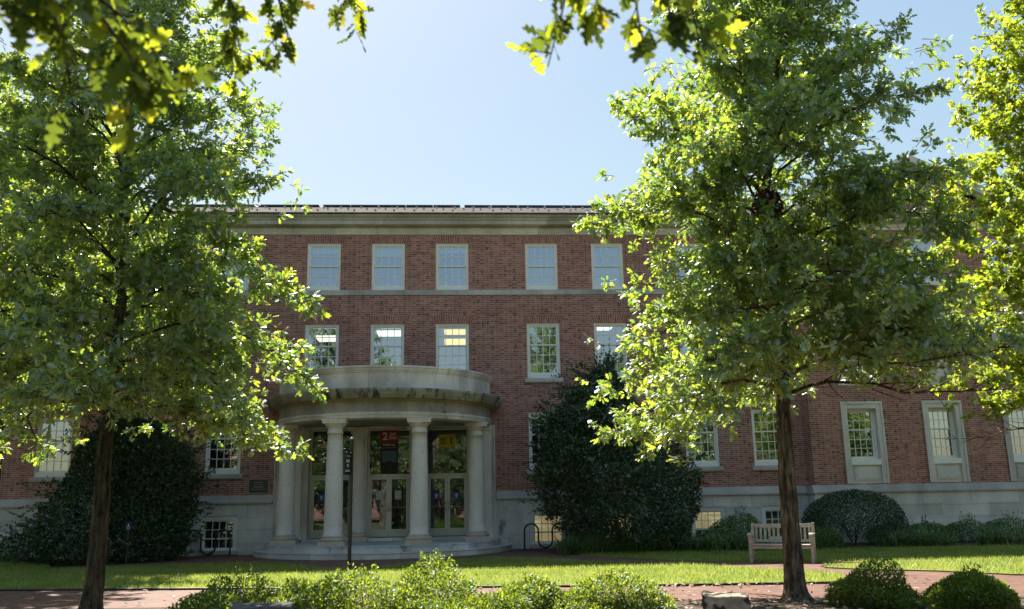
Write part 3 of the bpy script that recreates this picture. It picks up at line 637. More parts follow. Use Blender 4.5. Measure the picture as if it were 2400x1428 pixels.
# accessible parking style sign by the dark holly
t = thing('access_sign', 'small blue wheelchair symbol sign on a thin post in the dark holly', 'sign', (-9.45, -3.75, 0))
S = MB(); S.box(-9.475, -9.425, -3.75, -3.72, 0, 1.2); S.build('post', BLACKPAINT, t)
S = MB(); S.box(-9.54, -9.36, -3.765, -3.752, .93, 1.20); S.build('board', NAVY, t)
S = MB(); cx, cz, yy = -9.45, 1.05, -3.768
for i in range(18):
    a, c = 2*PI*i/18, 2*PI*(i+1)/18
    S.quad((cx+.032*math.cos(a), yy, cz-.025+.032*math.sin(a)), (cx+.032*math.cos(c), yy, cz-.025+.032*math.sin(c)), (cx+.045*math.cos(c), yy, cz-.025+.045*math.sin(c)), (cx+.045*math.cos(a), yy, cz-.025+.045*math.sin(a)))
S.box(cx-.012, cx+.012, yy-.001, yy+.001, cz+.0, cz+.085); S.revolve([(0, 0), (.018, 0)], (0, 0), 10)
S.build('symbol', plain('symbol_white', (.6,.65,.75), .5), t)

# ------------------------------------------------------------------ bench, racks, stones
def wood_mat():
    b = NB('weathered_teak'); n = b.noise(9, 5, stretch=(.6, 3, 3)); m = b.noise(2.5, 3)
    c = b.ramp(n, [(.3, (.27,.23,.20)), (.5, (.42,.37,.33)), (.7, (.54,.48,.44))]); c = b.mix(.4, c, b.ramp(m, [(.3, (.75,.74,.68)), (.7, (1.2,1.15,1.1))]), 'MULTIPLY')
    return b.pbr(c, .75, b.bump(n, .2, .005), .2)
TEAK = wood_mat()
t = thing('park_bench', 'weathered teak bench with slatted back and curved arms behind the tree trunk', 'bench', (7.93, -8.62, .008), R(-27))
hw = .76
def bpart(name, boxes, bev=.008):
    S = MB()
    for q in boxes: S.box(*q)
    return S.build(name, TEAK, t, True, bev)
for s in (-1, 1):
    x = s*(hw-.035)
    bpart('leg', [(x-.035, x+.035, -.26, -.19, 0, .66)]); 
    S = MB(); S.add([(x-.035, .20, 0), (x+.035, .20, 0), (x+.035, .27, 0), (x-.035, .27, 0), (x-.035, .20, .44), (x+.035, .20, .44), (x+.035, .27, .44), (x-.035, .27, .44), (x-.035, .29, .93), (x+.035, .29, .93), (x+.035, .35, .93), (x-.035, .35, .93)],
          [(3,2,1,0), (0,1,5,4), (1,2,6,5), (2,3,7,6), (3,0,4,7), (4,5,9,8), (5,6,10,9), (6,7,11,10), (7,4,8,11), (8,9,10,11)]); S.build('leg', TEAK, t, True, .006)
    S = MB(); P = [(-.33, .655), (-.30, .675), (-.2, .685), (-.05, .665), (.10, .66), (.245, .675)]
    for i in range(len(P)-1):
        (y0, z0), (y1, z1) = P[i], P[i+1]
        S.add([(x-.045, y0, z0-.02), (x+.045, y0, z0-.02), (x+.045, y1, z1-.02), (x-.045, y1, z1-.02), (x-.045, y0, z0+.022), (x+.045, y0, z0+.022), (x+.045, y1, z1+.022), (x-.045, y1, z1+.022)], [(0,3,2,1), (4,5,6,7), (0,1,5,4), (1,2,6,5), (2,3,7,6), (3,0,4,7)])
    S.build('arm', TEAK, t, True)
    bpart('side_rail', [(x-.02, x+.02, -.19, .20, .34, .405), (x-.018, x+.018, -.19, .20, .12, .165)])
bpart('apron', [(-hw+.07, hw-.07, -.245, -.215, .33, .405), (-hw+.07, hw-.07, .21, .24, .34, .405)])
bpart('seat', [(-hw+.072, hw-.072, -.265+i*.088, -.265+i*.088+.072, .408, .432) for i in range(6)], .005)
S = MB()
for zz, hh in ((.865, .045), (.50, .03)):
    yb = .25+(zz-.44)*.17; S.obox((0, yb, zz), (hw-.07, 0, 0), (0, .018, 0), (0, .17*hh, hh))
S.build('back_rail', TEAK, t, True, .005)
S = MB()
for i in range(13):
    x = -hw+.07+(2*hw-.14)*(i+.5)/13; S.obox((x, .25+.23*.17, .67), (.026, 0, 0), (0, .009, 0), (0, .15*.17, .15))
S.build('backrest', TEAK, t, True)
for lab, loc, rz in (('black wave bike rack before the basement window by the dark holly and plaque', (-7.97, -.75, .008), R(2)), ('black wave bike rack before the yellow-lit basement window', (2.86, -.78, .008), R(3))):
    t = thing('bike_rack', lab, 'bike rack', loc, rz, 'bike racks by the basement windows')
    pts = [(-.69, 0, .02)]; wv = .46
    for k in range(3):
        cx = -.69+wv*(k+.5); cz = .60 if k % 2 == 0 else .30
        for j in range(11):
            a = PI-PI*j/10
            pts.append((cx+wv/2*math.cos(a), 0, cz+(1 if k % 2 == 0 else -1)*wv/2*math.sin(a)))
    pts.append((.69, 0, .02)); S = MB(); S.tube(pts, .03, 10); S.build('tube', BLACKPAINT, t, True)
    S = MB()
    for x in (-.69, .69): S.revolve([(0, 0), (.075, 0), (.075, .012), (0, .012)], (x, 0), 14)
    S.build('base_flange', BLACKPAINT, t, True)
def stone_block(label, c, sx, sy, sz, rz, paint, seed):
    b = NB('rough_stone_%d' % seed); n = b.noise(9, 5)
    c1 = b.ramp(n, [(.3, (.24,.19,.14)), (.7, (.46,.39,.30))])
    if paint: c1 = b.mix(b.ramp(b.noise(3.2, 3), [(.53, (0, 0, 0)), (.57, (1, 1, 1))]), c1, (.05,.048,.042))
    else: c1 = b.ramp(n, [(.3, (.07,.065,.065)), (.7, (.16,.15,.145))])
    m = b.pbr(c1, .9, b.bump(n, .7, .02), .2)
    S = MB(); rr = random.Random(seed); k = 7; P = []
    S.box(-sx, sx, -sy, sy, 0, sz); o = S.build('stone_block', m)
    md = o.modifiers.new('b', 'BEVEL'); md.width = .02; md.segments = 2
    md = o.modifiers.new('s', 'SUBSURF'); md.subdivision_type = 'SIMPLE'; md.levels = md.render_levels = 4
    tx = bpy.data.textures.new('rough', 'CLOUDS'); tx.noise_scale = .16
    md = o.modifiers.new('d', 'DISPLACE'); md.texture = tx; md.strength = .075; md.texture_coords = 'GLOBAL'
    o.location = c; o.rotation_euler = (0, 0, rz); props(o, label, 'stone', 'rough stones in the mulch bed')
stone_block('tan rough stone block with dark paint patches, near the bench tree', (3.60, -18.45, 0), .30, .26, .33, R(-16), True, 1)
stone_block('grey flat-topped stone sunk among the shaded shrubs', (-2.40, -19.2, -.03), .36, .25, .44, R(5), False, 2)
# ------------------------------------------------------------------ plants
def interp(tab, z, k): return np.interp(z, [r[0] for r in tab], [r[k] for r in tab])

def grow_tree(name, label, base, leader, r0, tab, depth, zl, n_limb, kL, leafsize, tpl, bark, leafm, seed, group=None, dens=1.0, twig_n=9, sec=11, droop=.25, floor=None, fill=0, holes=()):
    """leader: (x, y, z) up the trunk; tab rows (z, xmin, xmax) give the crown's reach; limbs > secondaries > twigs > leaves"""
    rr = np.random.default_rng(seed); T = thing(name, label, 'tree', (base[0], base[1], 0), 0, group)
    ld = np.array(leader, float); trunk = MB(); lim = MB()
    zz = ld[:, 2]
    def lead(z): return np.array([np.interp(z, zz, ld[:, 0]), np.interp(z, zz, ld[:, 1]), z])
    ztop = zz[-1]
    def rad(z): return max(.012, r0*(1-.30*min(1, z/zl[0])) if z < zl[0] else r0*.70*(1-((z-zl[0])/(ztop-zl[0])))**.9)
    Z = np.r_[0, .05, .12, .25, np.arange(.5, ztop, .25)]; pts = [lead(z)+np.r_[rr.normal(0, .010, 2), 0]*(z > .3) for z in Z]
    fl = [1.75, 1.45, 1.22, 1.08]+[1]*(len(Z)-4)
    trunk.tube(pts, [rad(z)*f for z, f in zip(Z, fl)], 14)
    # knobby, ridged bark surface
    P, A, N, S = [], [], [], []
    def hull(phi, z):
        x0, x1 = interp(tab, z, 1), interp(tab, z, 2); c = lead(min(z, ztop))[0]
        rl, rr_ = max(.15, c-x0), max(.15, x1-c); cs = math.cos(phi); rm = (rl+rr_)/2*depth
        r = rr_ if cs > 0 else rl
        return r*abs(cs)**1.5+rm*(1-abs(cs)**1.5)
    def twig(p, d, L, n):
        for hx, hz, hr, hy in holes:
            if (p[0]+d[0]*L*.5-hx)**2+(p[2]-hz)**2 < hr*hr and p[1] < hy: return
        if floor and p[2]+d[2]*L*.5-.12 < np.interp(p[0], floor[0], floor[1])+rr.normal(0, .10): return
        d = d/np.linalg.norm(d); end = p+d*L+np.array([0, 0, -.12*L])
        lim.tube([p, (p+end)/2+np.array([0, 0, .03*L]), end], [.006, .004, .002], 4, True, False)
        t = np.r_[rr.uniform(.15, 1, n-3), 1, 1, .97]; q = p+(end-p)*t[:, None]
        a = d*.55+rr.normal(0, .62, (n, 3))+np.array([0, 0, -.28]); a = nrmz(a)
        nn = nrmz(np.array([0, 0, 1.0])+rr.normal(0, .55, (n, 3)))
        P.append(q+a*leafsize*.18); A.append(a); N.append(nn); S.append(leafsize*rr.uniform(.65, 1.2, n))
    def branch(p, d, L, r, lev):
        """secondary: short curved branch set with leafy twigs"""
        d = d/np.linalg.norm(d); m = 5; q = [p]; dd = d.copy()
        for k in range(m):
            dd = dd+rr.normal(0, .12, 3)+np.array([0, 0, .03]); dd /= np.linalg.norm(dd); q.append(q[-1]+dd*L/m)
        lim.tube(q, [max(.004, r*(1-.8*k/m)) for k in range(m+1)], 5, True, False)
        nt = max(3, int(L/.13*dens))
        for k in range(nt):
            t = rr.uniform(.25, 1); i = min(int(t*m), m-1); pp = q[i]+(q[i+1]-q[i])*(t*m-i); s = rr.normal(0, .8, 3); s[2] *= .6
            twig(pp, dd*.6+s, rr.uniform(.14, .34), max(4, int(rr.normal(twig_n, 2))))
        twig(q[-1], dd, .25, twig_n+3)
    for i in range(n_limb):
        t = (i+.5)/n_limb; h0 = zl[0]+(zl[1]-zl[0])*t**1.05; phi = i*2.39996+rr.normal(0, .25); k = kL[0]+(kL[1]-kL[0])*t
        r = hull(phi, h0)
        for _ in range(4): r = .5*r+.5*hull(phi, min(h0+k*r, tab[-1][0]))
        r *= rr.uniform(.80, 1.04); s0 = lead(h0); D = np.array([math.cos(phi), math.sin(phi), 0.0]); pts = []; m = 9
        bend = rr.normal(0, .10)
        for j in range(m+1):
            s = j/m; a = bend*s*r; pts.append(s0+D*r*s+np.array([-D[1], D[0], 0])*a+np.array([0, 0, k*r*(s**.85)-droop*r*(1-t)*s**2.2])+np.r_[rr.normal(0, .02, 3)]*(j > 0))
            if floor: pts[-1][2] = max(pts[-1][2], min(h0, np.interp(pts[-1][0], floor[0], floor[1])+.25))
        rb = max(.010, min(rad(h0)*.45, .006+.0085*r)); lim.tube(pts, [max(.005, rb*(1-.85*j/m)) for j in range(m+1)], 7, True, False)
        ns = max(4, int(sec*r/2.6))
        for q in range(ns):
            s = .14+.86*(q+rr.random())/ns; ii = min(int(s*m), m-1); p = pts[ii]+(pts[ii+1]-pts[ii])*(s*m-ii)
            tn = pts[ii+1]-pts[ii]; tn = tn/np.linalg.norm(tn); side = np.array([-D[1], D[0], 0])*(1 if q % 2 else -1)
            L = (.30+.34*r*(1-s)*.8)*rr.uniform(.7, 1.25)
            branch(p, tn*rr.uniform(.4, .9)+side*rr.uniform(.4, 1.0)+np.array([0, 0, rr.normal(.12, .32)]), L, rb*.4, 1)
        branch(pts[-1], pts[-1]-pts[-3], .45, rb*.3, 1)
    for z in np.arange(zl[1], ztop, .18):
        ph = rr.random()*6.28; branch(lead(z), np.array([math.cos(ph)*.6, math.sin(ph)*.6, .9]), rr.uniform(.3, .6), .012, 1)
    branch(lead(ztop), np.array([0, 0, 1.0]), .5, .01, 1)
    if fill:
        cl = nrmz(rr.normal(0, 1, (60, 3)))
        for _ in range(fill):
            z = rr.uniform(tab[0][0], tab[-1][0])
            if z > 6.3 and rr.random() < .55: continue
            ph = rr.random()*6.283; c = lead(min(z, ztop)); R_ = hull(ph, z)*min(1, .35+1.3*(tab[-1][0]+.3-z))
            f = rr.random()**.5*(.90+.14*math.sin(3*ph+1.7*z)+.10*math.sin(7*ph-2.9*z)); o = np.array([math.cos(ph), math.sin(ph), 0])
            if math.sin(2.1*z+2*ph)+math.sin(3.3*ph-1.1*z+4*f)+rr.normal(0, .5) < -1.1: continue
            p = c+o*R_*f; p[2] = z; twig(p, o*.8+rr.normal(0, .5, 3)+np.array([0, 0, .1]), rr.uniform(.2, .4), max(5, int(rr.normal(twig_n, 2))))
    tr = trunk.build('trunk', bark, T); lb = lim.build('limbs', bark, T)
    P, A, N, S = map(np.concatenate, (P, A, N, S))
    link('crown', leaf_mesh('crown', P, A, N, S, tpl), leafm, T)
    print(name, 'leaves', len(P)); return T

OAKLEAF = leaf_mat('oak_leaf', [(0, (.065,.115,.034)), (.45, (.100,.150,.038)), (.85, (.140,.180,.044)), (1, (.18,.18,.04))], [(0, (.24,.42,.04)), (.40, (.37,.58,.05)), (.58, (.64,.82,.06)), (1, (.82,.86,.07))], .50, .45, .45)
MAPLELEAF = leaf_mat('maple_leaf', [(0, (.09,.135,.018)), (.6, (.13,.17,.022)), (1, (.22,.19,.03))], [(0, (.40,.58,.03)), (.7, (.62,.76,.04)), (1, (.84,.74,.05))], .52, .40, .05)
BARK = bark_mat('oak_bark', (.12,.088,.062), (.30,.24,.18)); BARK2 = bark_mat('oak_bark_lichen', (.075,.062,.042), (.15,.125,.088), (.20,.23,.18))

TABR = [(2.0,2.9,7.4), (2.7,2.4,8.3), (3.4,2.2,8.7), (4.25,2.15,8.9), (5,1.9,8.95), (5.9,2.4,8.6), (6.5,2.8,8.5), (7.35,2.7,8.3), (8.7,2.85,8.1), (9.5,3.55,7.7), (10.4,3.9,6.8), (11.3,4.5,6.5), (12.2,5.3,6.2)]
LR = [(5.29,-16.5,0), (5.27,-16.5,.5), (5.30,-16.5,2.0), (5.35,-16.5,3.4), (5.43,-16.5,4.7), (5.33,-16.5,5.6), (5.28,-16.5,6.4), (5.52,-16.5,7.8), (5.75,-16.5,9.2), (6.05,-16.5,10.6), (6.1,-16.5,12.0)]
grow_tree('oak_tree', 'young sunlit oak with a leafy crown, standing before the bench', (5.29, -16.5), LR, .165, TABR, 1.0, (3.15, 11.0), 56, (.30, 1.55), .132, OAK, BARK, OAKLEAF, 11, dens=2.0, twig_n=15, sec=14, droop=.75, floor=((2, 3.2, 3.9, 4.6, 5.3, 6.5, 9), (2.6, 2.5, 2.1, 2.75, 3.15, 3.35, 3.45)), fill=1900, holes=((5.28, 6.42, .50, -16.3), (5.36, 6.95, .28, -16.3), (5.42, 4.72, .34, -16.4), (4.3, 4.3, .30, -16.4), (5.55, 7.7, .3, -14)))
TABL = [(2.0,-8.0,-2.6), (2.9,-9.0,-2.6), (3.5,-9.2,-2.8), (4.5,-9.2,-2.5), (5.25,-9.3,-2.2), (6,-9.2,-2.7), (6.8,-9.0,-2.75), (8,-8.6,-3.3), (9.4,-8.2,-3.8), (10.4,-7.7,-4.5), (11.5,-7,-4.9), (12.3,-6,-5.3)]
LL = [(-5.60,-16.2,0), (-5.57,-16.2,.6), (-5.55,-16.2,1.5), (-5.57,-16.2,2.9), (-5.51,-16.2,3.9), (-5.50,-16.2,5.1), (-5.47,-16.2,6.05), (-5.62,-16.2,7.2), (-5.6,-16.2,9), (-5.6,-16.2,10.8), (-5.6,-16.2,12.2)]
grow_tree('oak_tree', 'tall shaded oak with a dark lichen-spotted trunk, in front of the holly by the plaque', (-5.60, -16.2), LL, .150, TABL, 1.0, (2.95, 11.2), 54, (.30, 1.55), .132, OAK, BARK2, OAKLEAF, 23, dens=1.8, twig_n=15, sec=14, droop=.75, floor=((-9, -7, -6, -5, -4, -3.2, -2.5), (2.5, 2.45, 2.6, 2.85, 2.7, 2.35, 2.25)), fill=1700, holes=((-5.5, 5.25, .42, -16.1), (-6.0, 4.2, .35, -16.1), (-4.6, 4.4, .38, -16.1), (-5.55, 7.4, .3, -15)))
TABM = [(2.6,13.2,18), (3.6,12.3,19), (5,12.9,19.3), (7,12.5,19.3), (9,12.3,19), (10.5,12.9,18.6), (12,13.6,18), (14,14.6,17), (15.5,15.4,16.2)]
LM = [(15.8,-9.2,0), (15.8,-9.2,3), (15.7,-9.2,8), (15.8,-9.2,15)]
grow_tree('maple_tree', 'yellow-green maple behind the sunlit oak, reaching in over the wing', (15.8, -9.2), LM, .2, TABM, .95, (2.8, 13.5), 56, (.25, 1.3), .14, MAPLE, BARK, MAPLELEAF, 5, dens=1.4, twig_n=11, sec=13, droop=.5, fill=1500, floor=((12, 13.5, 15, 19), (4.0, 3.85, 3.5, 3.2)))
# shade tree beyond the frame whose shadow dapples the near path
TABS = [(5.0,-15.5,-9.0), (6.2,-16.8,-7.6), (8,-16.8,-7.4), (10,-16.2,-8.0), (12,-15,-9.5), (13,-14,-11)]
LS = [(-12.6,-5.2,0), (-12.6,-5.2,5), (-12.4,-5.2,12.6)]
grow_tree('oak_tree', 'half-hidden oak at the frame edge in front of the wall, its shadow dappling the lawn', (-12.6, -5.2), LS, .15, TABS, 1.0, (5.0, 11.8), 40, (.2, 1.0), .19, OAK, BARK2, OAKLEAF, 41, dens=1.5, sec=10, twig_n=12, fill=2200)

def lump(rr, n, amp):
    c = nrmz(rr.normal(0, 1, (n, 3))); a = rr.uniform(-.6, 1, n)*amp; k = rr.uniform(5, 16, n)
    return lambda d: 1+np.sum(a[None]*np.exp(k[None]*(d@c.T-1)), 1)

def shrub(name, label, cat, c, rx, ry, h, n, leaf, mat, seed, group=None, shoots=6, prof=None, tpl=OVAL, amp=.28, lumps=16, upb=.35, shell=.45, shootlen=.3, stem=True, sprays=0):
    """leaves on and inside a lumpy rounded (or profiled) body, with upright leafy shoots; prof: (z/h, width factor)"""
    rr = np.random.default_rng(seed); T = thing(name, label, cat, (c[0], c[1], 0), 0, group)
    d = nrmz(rr.normal(0, 1, (n, 3))); d[:, 2] = np.abs(d[:, 2])*np.where(rr.random(n) < .12, -.25, 1); d = nrmz(d)
    f = lump(rr, lumps, amp)(d)*rr.random(n)**(shell/2.2)
    if prof is None:
        P = np.c_[d[:, 0]*rx*f, d[:, 1]*ry*f, np.maximum(.03, h*.22+d[:, 2]*h*.78*f)]
    else:
        z = rr.random(n)**.9; wz = np.interp(z, [p[0] for p in prof], [p[1] for p in prof]); ox = np.interp(z, [p[0] for p in prof], [p[2] if len(p) > 2 else 0 for p in prof])
        ph = rr.random(n)*6.283; hd = nrmz(np.c_[np.cos(ph), np.sin(ph), (z-.5)*1.6]); f = lump(rr, lumps*2, amp)(hd)*rr.random(n)**shell*1.0
        P = np.c_[np.cos(ph)*rx*wz*f+ox*rx, np.sin(ph)*ry*wz*f, z*h]; d = nrmz(np.c_[np.cos(ph), np.sin(ph), np.full(n, .35)])
    keep = P[:, 2] > .02; P, d = P[keep], d[keep]; n = len(P)
    A = nrmz(d*.6+rr.normal(0, .6, (n, 3))+np.array([0, 0, upb])); N = nrmz(d*.5+np.array([0, 0, .8])+rr.normal(0, .5, (n, 3))); S = leaf*rr.uniform(.6, 1.25, n)
    LP, LA, LN, LS_ = [P], [A], [N], [S]; st = MB(); top = P[np.argsort(-P[:, 2])[:max(shoots*6, 6)]]
    def shoot(p0, dr, L):
        m = max(6, int(L/.016)) if leaf < .06 else max(8, int(L/.022)); dr = dr/np.linalg.norm(dr); t = np.sort(rr.random(m)); bend = rr.normal(0, .15, 3)
        q = p0+dr*L*t[:, None]+bend*L*(t**2)[:, None]
        LP.append(q); LA.append(nrmz(dr*.55+rr.normal(0, .6, (m, 3)))); LN.append(nrmz(dr*.6+rr.normal(0, .5, (m, 3))+np.array([0, 0, .3]))); LS_.append(leaf*rr.uniform(.7, 1.2, m)*(1.1-.4*t))
    for k in range(shoots):
        shoot(top[rr.integers(len(top))], np.array([*rr.normal(0, .22, 2), 1.0]), shootlen*rr.uniform(.5, 1.1))
    if sprays:
        P, d = P[f[keep] > np.quantile(f[keep], .7)], d; P0 = LP[0]; n = len(P)
        for k in range(sprays):
            p = P[rr.integers(n)]; o = np.array([p[0], p[1], 0])/max(1e-3, math.hypot(p[0], p[1])); w_ = rr.uniform(.9, 1.08); p = np.array([p[0]*w_, p[1]*w_, p[2]]); shoot(p, o+np.array([0, 0, rr.uniform(-.1, .9)])+rr.normal(0, .25, 3), shootlen*rr.uniform(.5, 1.3))
    if stem:
        for k in range(6):
            a = rr.random()*6.28; q = np.array([math.cos(a)*rx*.35, math.sin(a)*ry*.35, h*.55]); st.tube([(0.03*math.cos(a), .03*math.sin(a), 0), q*.5+np.array([0, 0, h*.06]), q], [.014*(1+h/3), .010*(1+h/3), .004], 5, True, False)
    off = np.array([c[0], c[1], 0.0])
    P, A, N, S = np.concatenate(LP)+off, np.concatenate(LA), np.concatenate(LN), np.concatenate(LS_)
    link('foliage', leaf_mesh('foliage', P, A, N, S, tpl), mat, T)
    if st.v:
        st.v = [(v[0]+c[0], v[1]+c[1], v[2]) for v in st.v]; st.build('stem', STEMM, T)
    return T
STEMM = bark_mat('twig_bark', (.09,.07,.045), (.16,.13,.09))
BOXLEAF = leaf_mat('shrub_leaf', [(0, (.045,.090,.012)), (.5, (.080,.135,.017)), (.9, (.125,.175,.026)), (1, (.18,.17,.04))], [(0, (.14,.24,.012)), (.5, (.28,.40,.02)), (1, (.70,.76,.05))], .42, .55, .0, .10)
HOLLY = leaf_mat('holly_leaf', [(0, (.024,.052,.022)), (.6, (.045,.084,.032)), (.90, (.070,.115,.040)), (1, (.15,.18,.045))], [(0, (.05,.10,.015)), (1, (.14,.22,.03))], .25, .5, .03, .16)
DOMELEAF = leaf_mat('dome_leaf', [(0, (.024,.055,.017)), (.7, (.045,.085,.026)), (1, (.070,.115,.036))], [(0, (.05,.10,.012)), (1, (.12,.2,.025))], .25, .5, .03, .16)
FERNLEAF = leaf_mat('low_shrub_leaf', [(0, (.050,.115,.022)), (1, (.105,.190,.040))], [(0, (.12,.26,.02)), (1, (.2,.36,.03))], .35, .5, .03, .12)
G1 = 'small-leaved shrubs along the near mulch bed'
for k, (x, y, rx, ry, h, n, lab, sh) in enumerate([
    (-2.85, -18.2, .78, .62, .70, 12000, 'broad shaded shrub at the end of the row beside the dark tree trunk', 5),
    (-2.00, -17.9, .40, .42, .72, 6500, 'narrow dark shrub with a tall central shoot, in the shade in front of the signpost', 7),
    (-1.35, -18.6, .62, .55, .62, 9500, 'low dark shrub in front of the black signpost', 5),
    (-.52, -18.1, .56, .55, .80, 10500, 'tall shrub with a sunlit crest below the middle doors', 16),
    (.28, -18.9, .66, .52, .60, 9500, 'low half-shaded shrub between the two shrubs with sunlit crests', 5),
    (.98, -18.2, .52, .52, .74, 9500, 'sunlit shrub with bright upright shoots, below the bike rack of the yellow-lit window', 14),
    (1.98, -18.3, .78, .60, .58, 11500, 'spreading sunlit shrub at the end of the row nearest the stone block', 9),
    (6.00, -17.6, .52, .50, .60, 9000, 'round sunlit shrub just past the oak trunk, alone on the mulch', 6),
    (7.30, -18.0, .64, .60, .66, 12000, 'large round shrub at the edge of the bed farthest from the signpost', 6)]):
    shrub('shrub', lab, 'shrub', (x, y), rx*(1.08 if k < 7 else .95), ry*.95, h*.68, int(n*1.1), .048, BOXLEAF, 100+k, G1, shoots=sh+2, shootlen=.14, amp=.58 if k < 7 else .30, lumps=40, sprays=30 if k < 7 else 0)
shrub('shrub', 'sprig of a shrub cut by the frame edge beside the shaded brick path', 'shrub', (-7.55, -16.6), .55, .5, .5, 6000, .04, BOXLEAF, 119, G1, shoots=4, shootlen=.15)
# hollies by the facade
shrub('holly_tree', 'huge dark holly rising past the first-floor windows beside the porch', 'shrub', (5.05, -2.45), 1.78, 1.5, 5.6, 52000, .115, HOLLY, 201, 'dark hollies against the facade', shoots=22, shootlen=.85, prof=[(0, .50, .42), (.07, .70, .38), (.20, .95, .24), (.42, .98, .02), (.58, .74, -.16), (.74, .50, -.20), (.88, .30, -.18), (1, .10, -.16)], amp=.55, lumps=44, shell=.22, sprays=260)
shrub('holly_tree', 'dark holly mass behind the shaded oak trunk, hiding the plinth', 'shrub', (-10.25, -2.3), 1.66, 1.4, 4.2, 46000, .115, HOLLY, 202, 'dark hollies against the facade', shoots=16, shootlen=.85, prof=[(0, .70, .02), (.06, .86, .02), (.30, .98, .0), (.55, .95, .02), (.78, .76, .05), (.92, .45, .08), (1, .2, .08)], amp=.55, lumps=44, shell=.22, sprays=240)
shrub('rounded_shrub', 'clipped dome-shaped dark green shrub against the plinth behind the bench', 'shrub', (12.35, -2.7), 1.62, 1.35, 1.72, 26000, .06, DOMELEAF, 203, None, shoots=0, amp=.10, lumps=26, shell=.25, sprays=0)
shrub('leafy_shrub', 'bright green feathery shrub between the dark holly and the bench', 'shrub', (8.5, -3.1), 1.0, .8, .98, 8000, .06, FERNLEAF, 204, None, shoots=10, shootlen=.3, amp=.3)
for k, (x, y, rx, h, lab) in enumerate([(13.95, -1.7, .75, .66, 'low green plant at the plinth right beside the dome shrub'), (15.15, -1.8, .85, .62, 'second low green plant from the dome shrub along the plinth'), (16.35, -1.75, .80, .60, 'third low green plant from the dome shrub along the plinth'), (17.7, -1.9, .95, .66, 'low green plant at the plinth farthest from the dome shrub')]):
    shrub('low_shrub', lab, 'plant', (x, y), rx, .6, h, 6000, .055, FERNLEAF, 210+k, 'low plants along the wing plinth', shoots=10, shootlen=.28, amp=.3)
shrub('low_shrub', 'low dark plant in front of the wing plinth by the bench arm', 'plant', (10.6, -3.9), .8, .55, .60, 5000, .06, FERNLEAF, 230, None, shoots=8, shootlen=.3)
shrub('low_shrub', 'low dark plant at the plinth by the long-leaved clumps at the frame edge', 'plant', (-13.4, -1.5), 1.0, .6, .75, 6000, .06, DOMELEAF, 231, None, shoots=10, shootlen=.45)

# strap-leaved border (liriope)
def straps(name, centres, n, L, wdt, mat, seed):
    rr = np.random.default_rng(seed); m = 5; V, F = [], []; cs = np.array(centres); k = len(cs)*n
    c = np.repeat(cs, n, 0)+np.c_[rr.normal(0, .10, (k, 2)), np.zeros(k)]; ph = rr.random(k)*6.283; Ln = L*rr.uniform(.6, 1.2, k); out = rr.uniform(.25, .85, k); sx = np.c_[-np.sin(ph), np.cos(ph), np.zeros(k)]
    rows = []
    for j in range(m+1):
        t = j/m; r = Ln*out*t**1.3; z = Ln*(1.15*t-out*1.05*t**2.2)*.85; p = c+np.c_[np.cos(ph)*r, np.sin(ph)*r, np.maximum(z, .02)]
        wj = wdt*(1-.8*t**2); rows += [p-sx*wj/2, p+sx*wj/2]
    V = np.stack(rows, 1).reshape(-1, 3); q = 2*(m+1); b0 = (np.arange(k)*q)[:, None]
    F = np.concatenate([b0+np.array([[2*j, 2*j+1, 2*j+3, 2*j+2]]) for j in range(m)])
    o = link(name, tri_mesh(name, V, F, True), mat); props(o, kind='stuff'); return o
STRAP = leaf_mat('strap_leaf', [(0, (.075,.14,.035)), (.7, (.13,.20,.06)), (1, (.22,.28,.10))], [(0, (.14,.26,.04)), (1, (.26,.40,.06))], .3, .45, .1, .2)
rr = np.random.default_rng(77); cen = []
for i in range(34):
    t = i/33; x = 3.15+5.6*t; y = np.interp(x, [3.1, 4.2, 5.2, 7, 8.8], [-3.3, -3.75, -3.9, -3.85, -4.1])
    for q in range(2): cen.append((x+rr.normal(0, .10), y+.38*q+rr.normal(0, .08), .01))
for i in range(14): cen.append((10.9+rr.random()*3.6, -3.75-rr.random()*.35, .01))
for i in range(12): cen.append((14.5+rr.random()*4.5, -3.6-rr.random()*.3, .01))
straps('border_grass', cen, 75, .78, .024, STRAP, 78)
cen = [(-14.4+rr.random()*1.9, -1.9-rr.random()*.6, .01) for i in range(14)]
straps('border_grass', cen, 60, .6, .016, STRAP, 79)

# fallen leaves on the paving, mulch and lawn edge
FALL = leaf_mat('fallen_leaf', [(0, (.10,.055,.03)), (.35, (.26,.12,.05)), (.7, (.36,.25,.15)), (1, (.50,.42,.34))], [(0, (.2,.1,.03)), (1, (.3,.2,.1))], .15, .6, .04)
rr = np.random.default_rng(5); fl = []
def scatter(n, x0, x1, f0, f1):
    x = rr.uniform(x0, x1, n); t = rr.random(n); return np.c_[x, f0(x)+(f1(x)-f0(x))*t]
edge = lambda x: np.interp(x, [-30, -8.5, 3.53, 6.04, 12, 30], [-12.0, -14.9, -16.3, -16.5, -17.1, -19.2]); led = lambda x: np.interp(x, [-30, -9.19, -5.6, -.59, 3.51, 6.95, 7.5], [-8.9, -11.49, -12.19, -13.1, -13.79, -14.08, -13.4])
fl.append(scatter(520, 2.0, 9, lambda x: edge(x)-2.4, edge)); fl.append(scatter(110, 2, 9, edge, led)); fl.append(scatter(90, 2, 7.3, lambda x: led(x)-.25, lambda x: led(x)+.05)); fl.append(scatter(70, -9, -1, edge, led)); fl.append(scatter(60, -9, 6, led, lambda x: led(x)+4)); fl.append(scatter(60, -4, 2.5, lambda x: edge(x)-2, edge)); fl.append(scatter(25, 4, 11, lambda x: -10.5+0*x, lambda x: -8.0+0*x))
fl = np.concatenate(fl); n = len(fl); ph = rr.random(n)*6.28
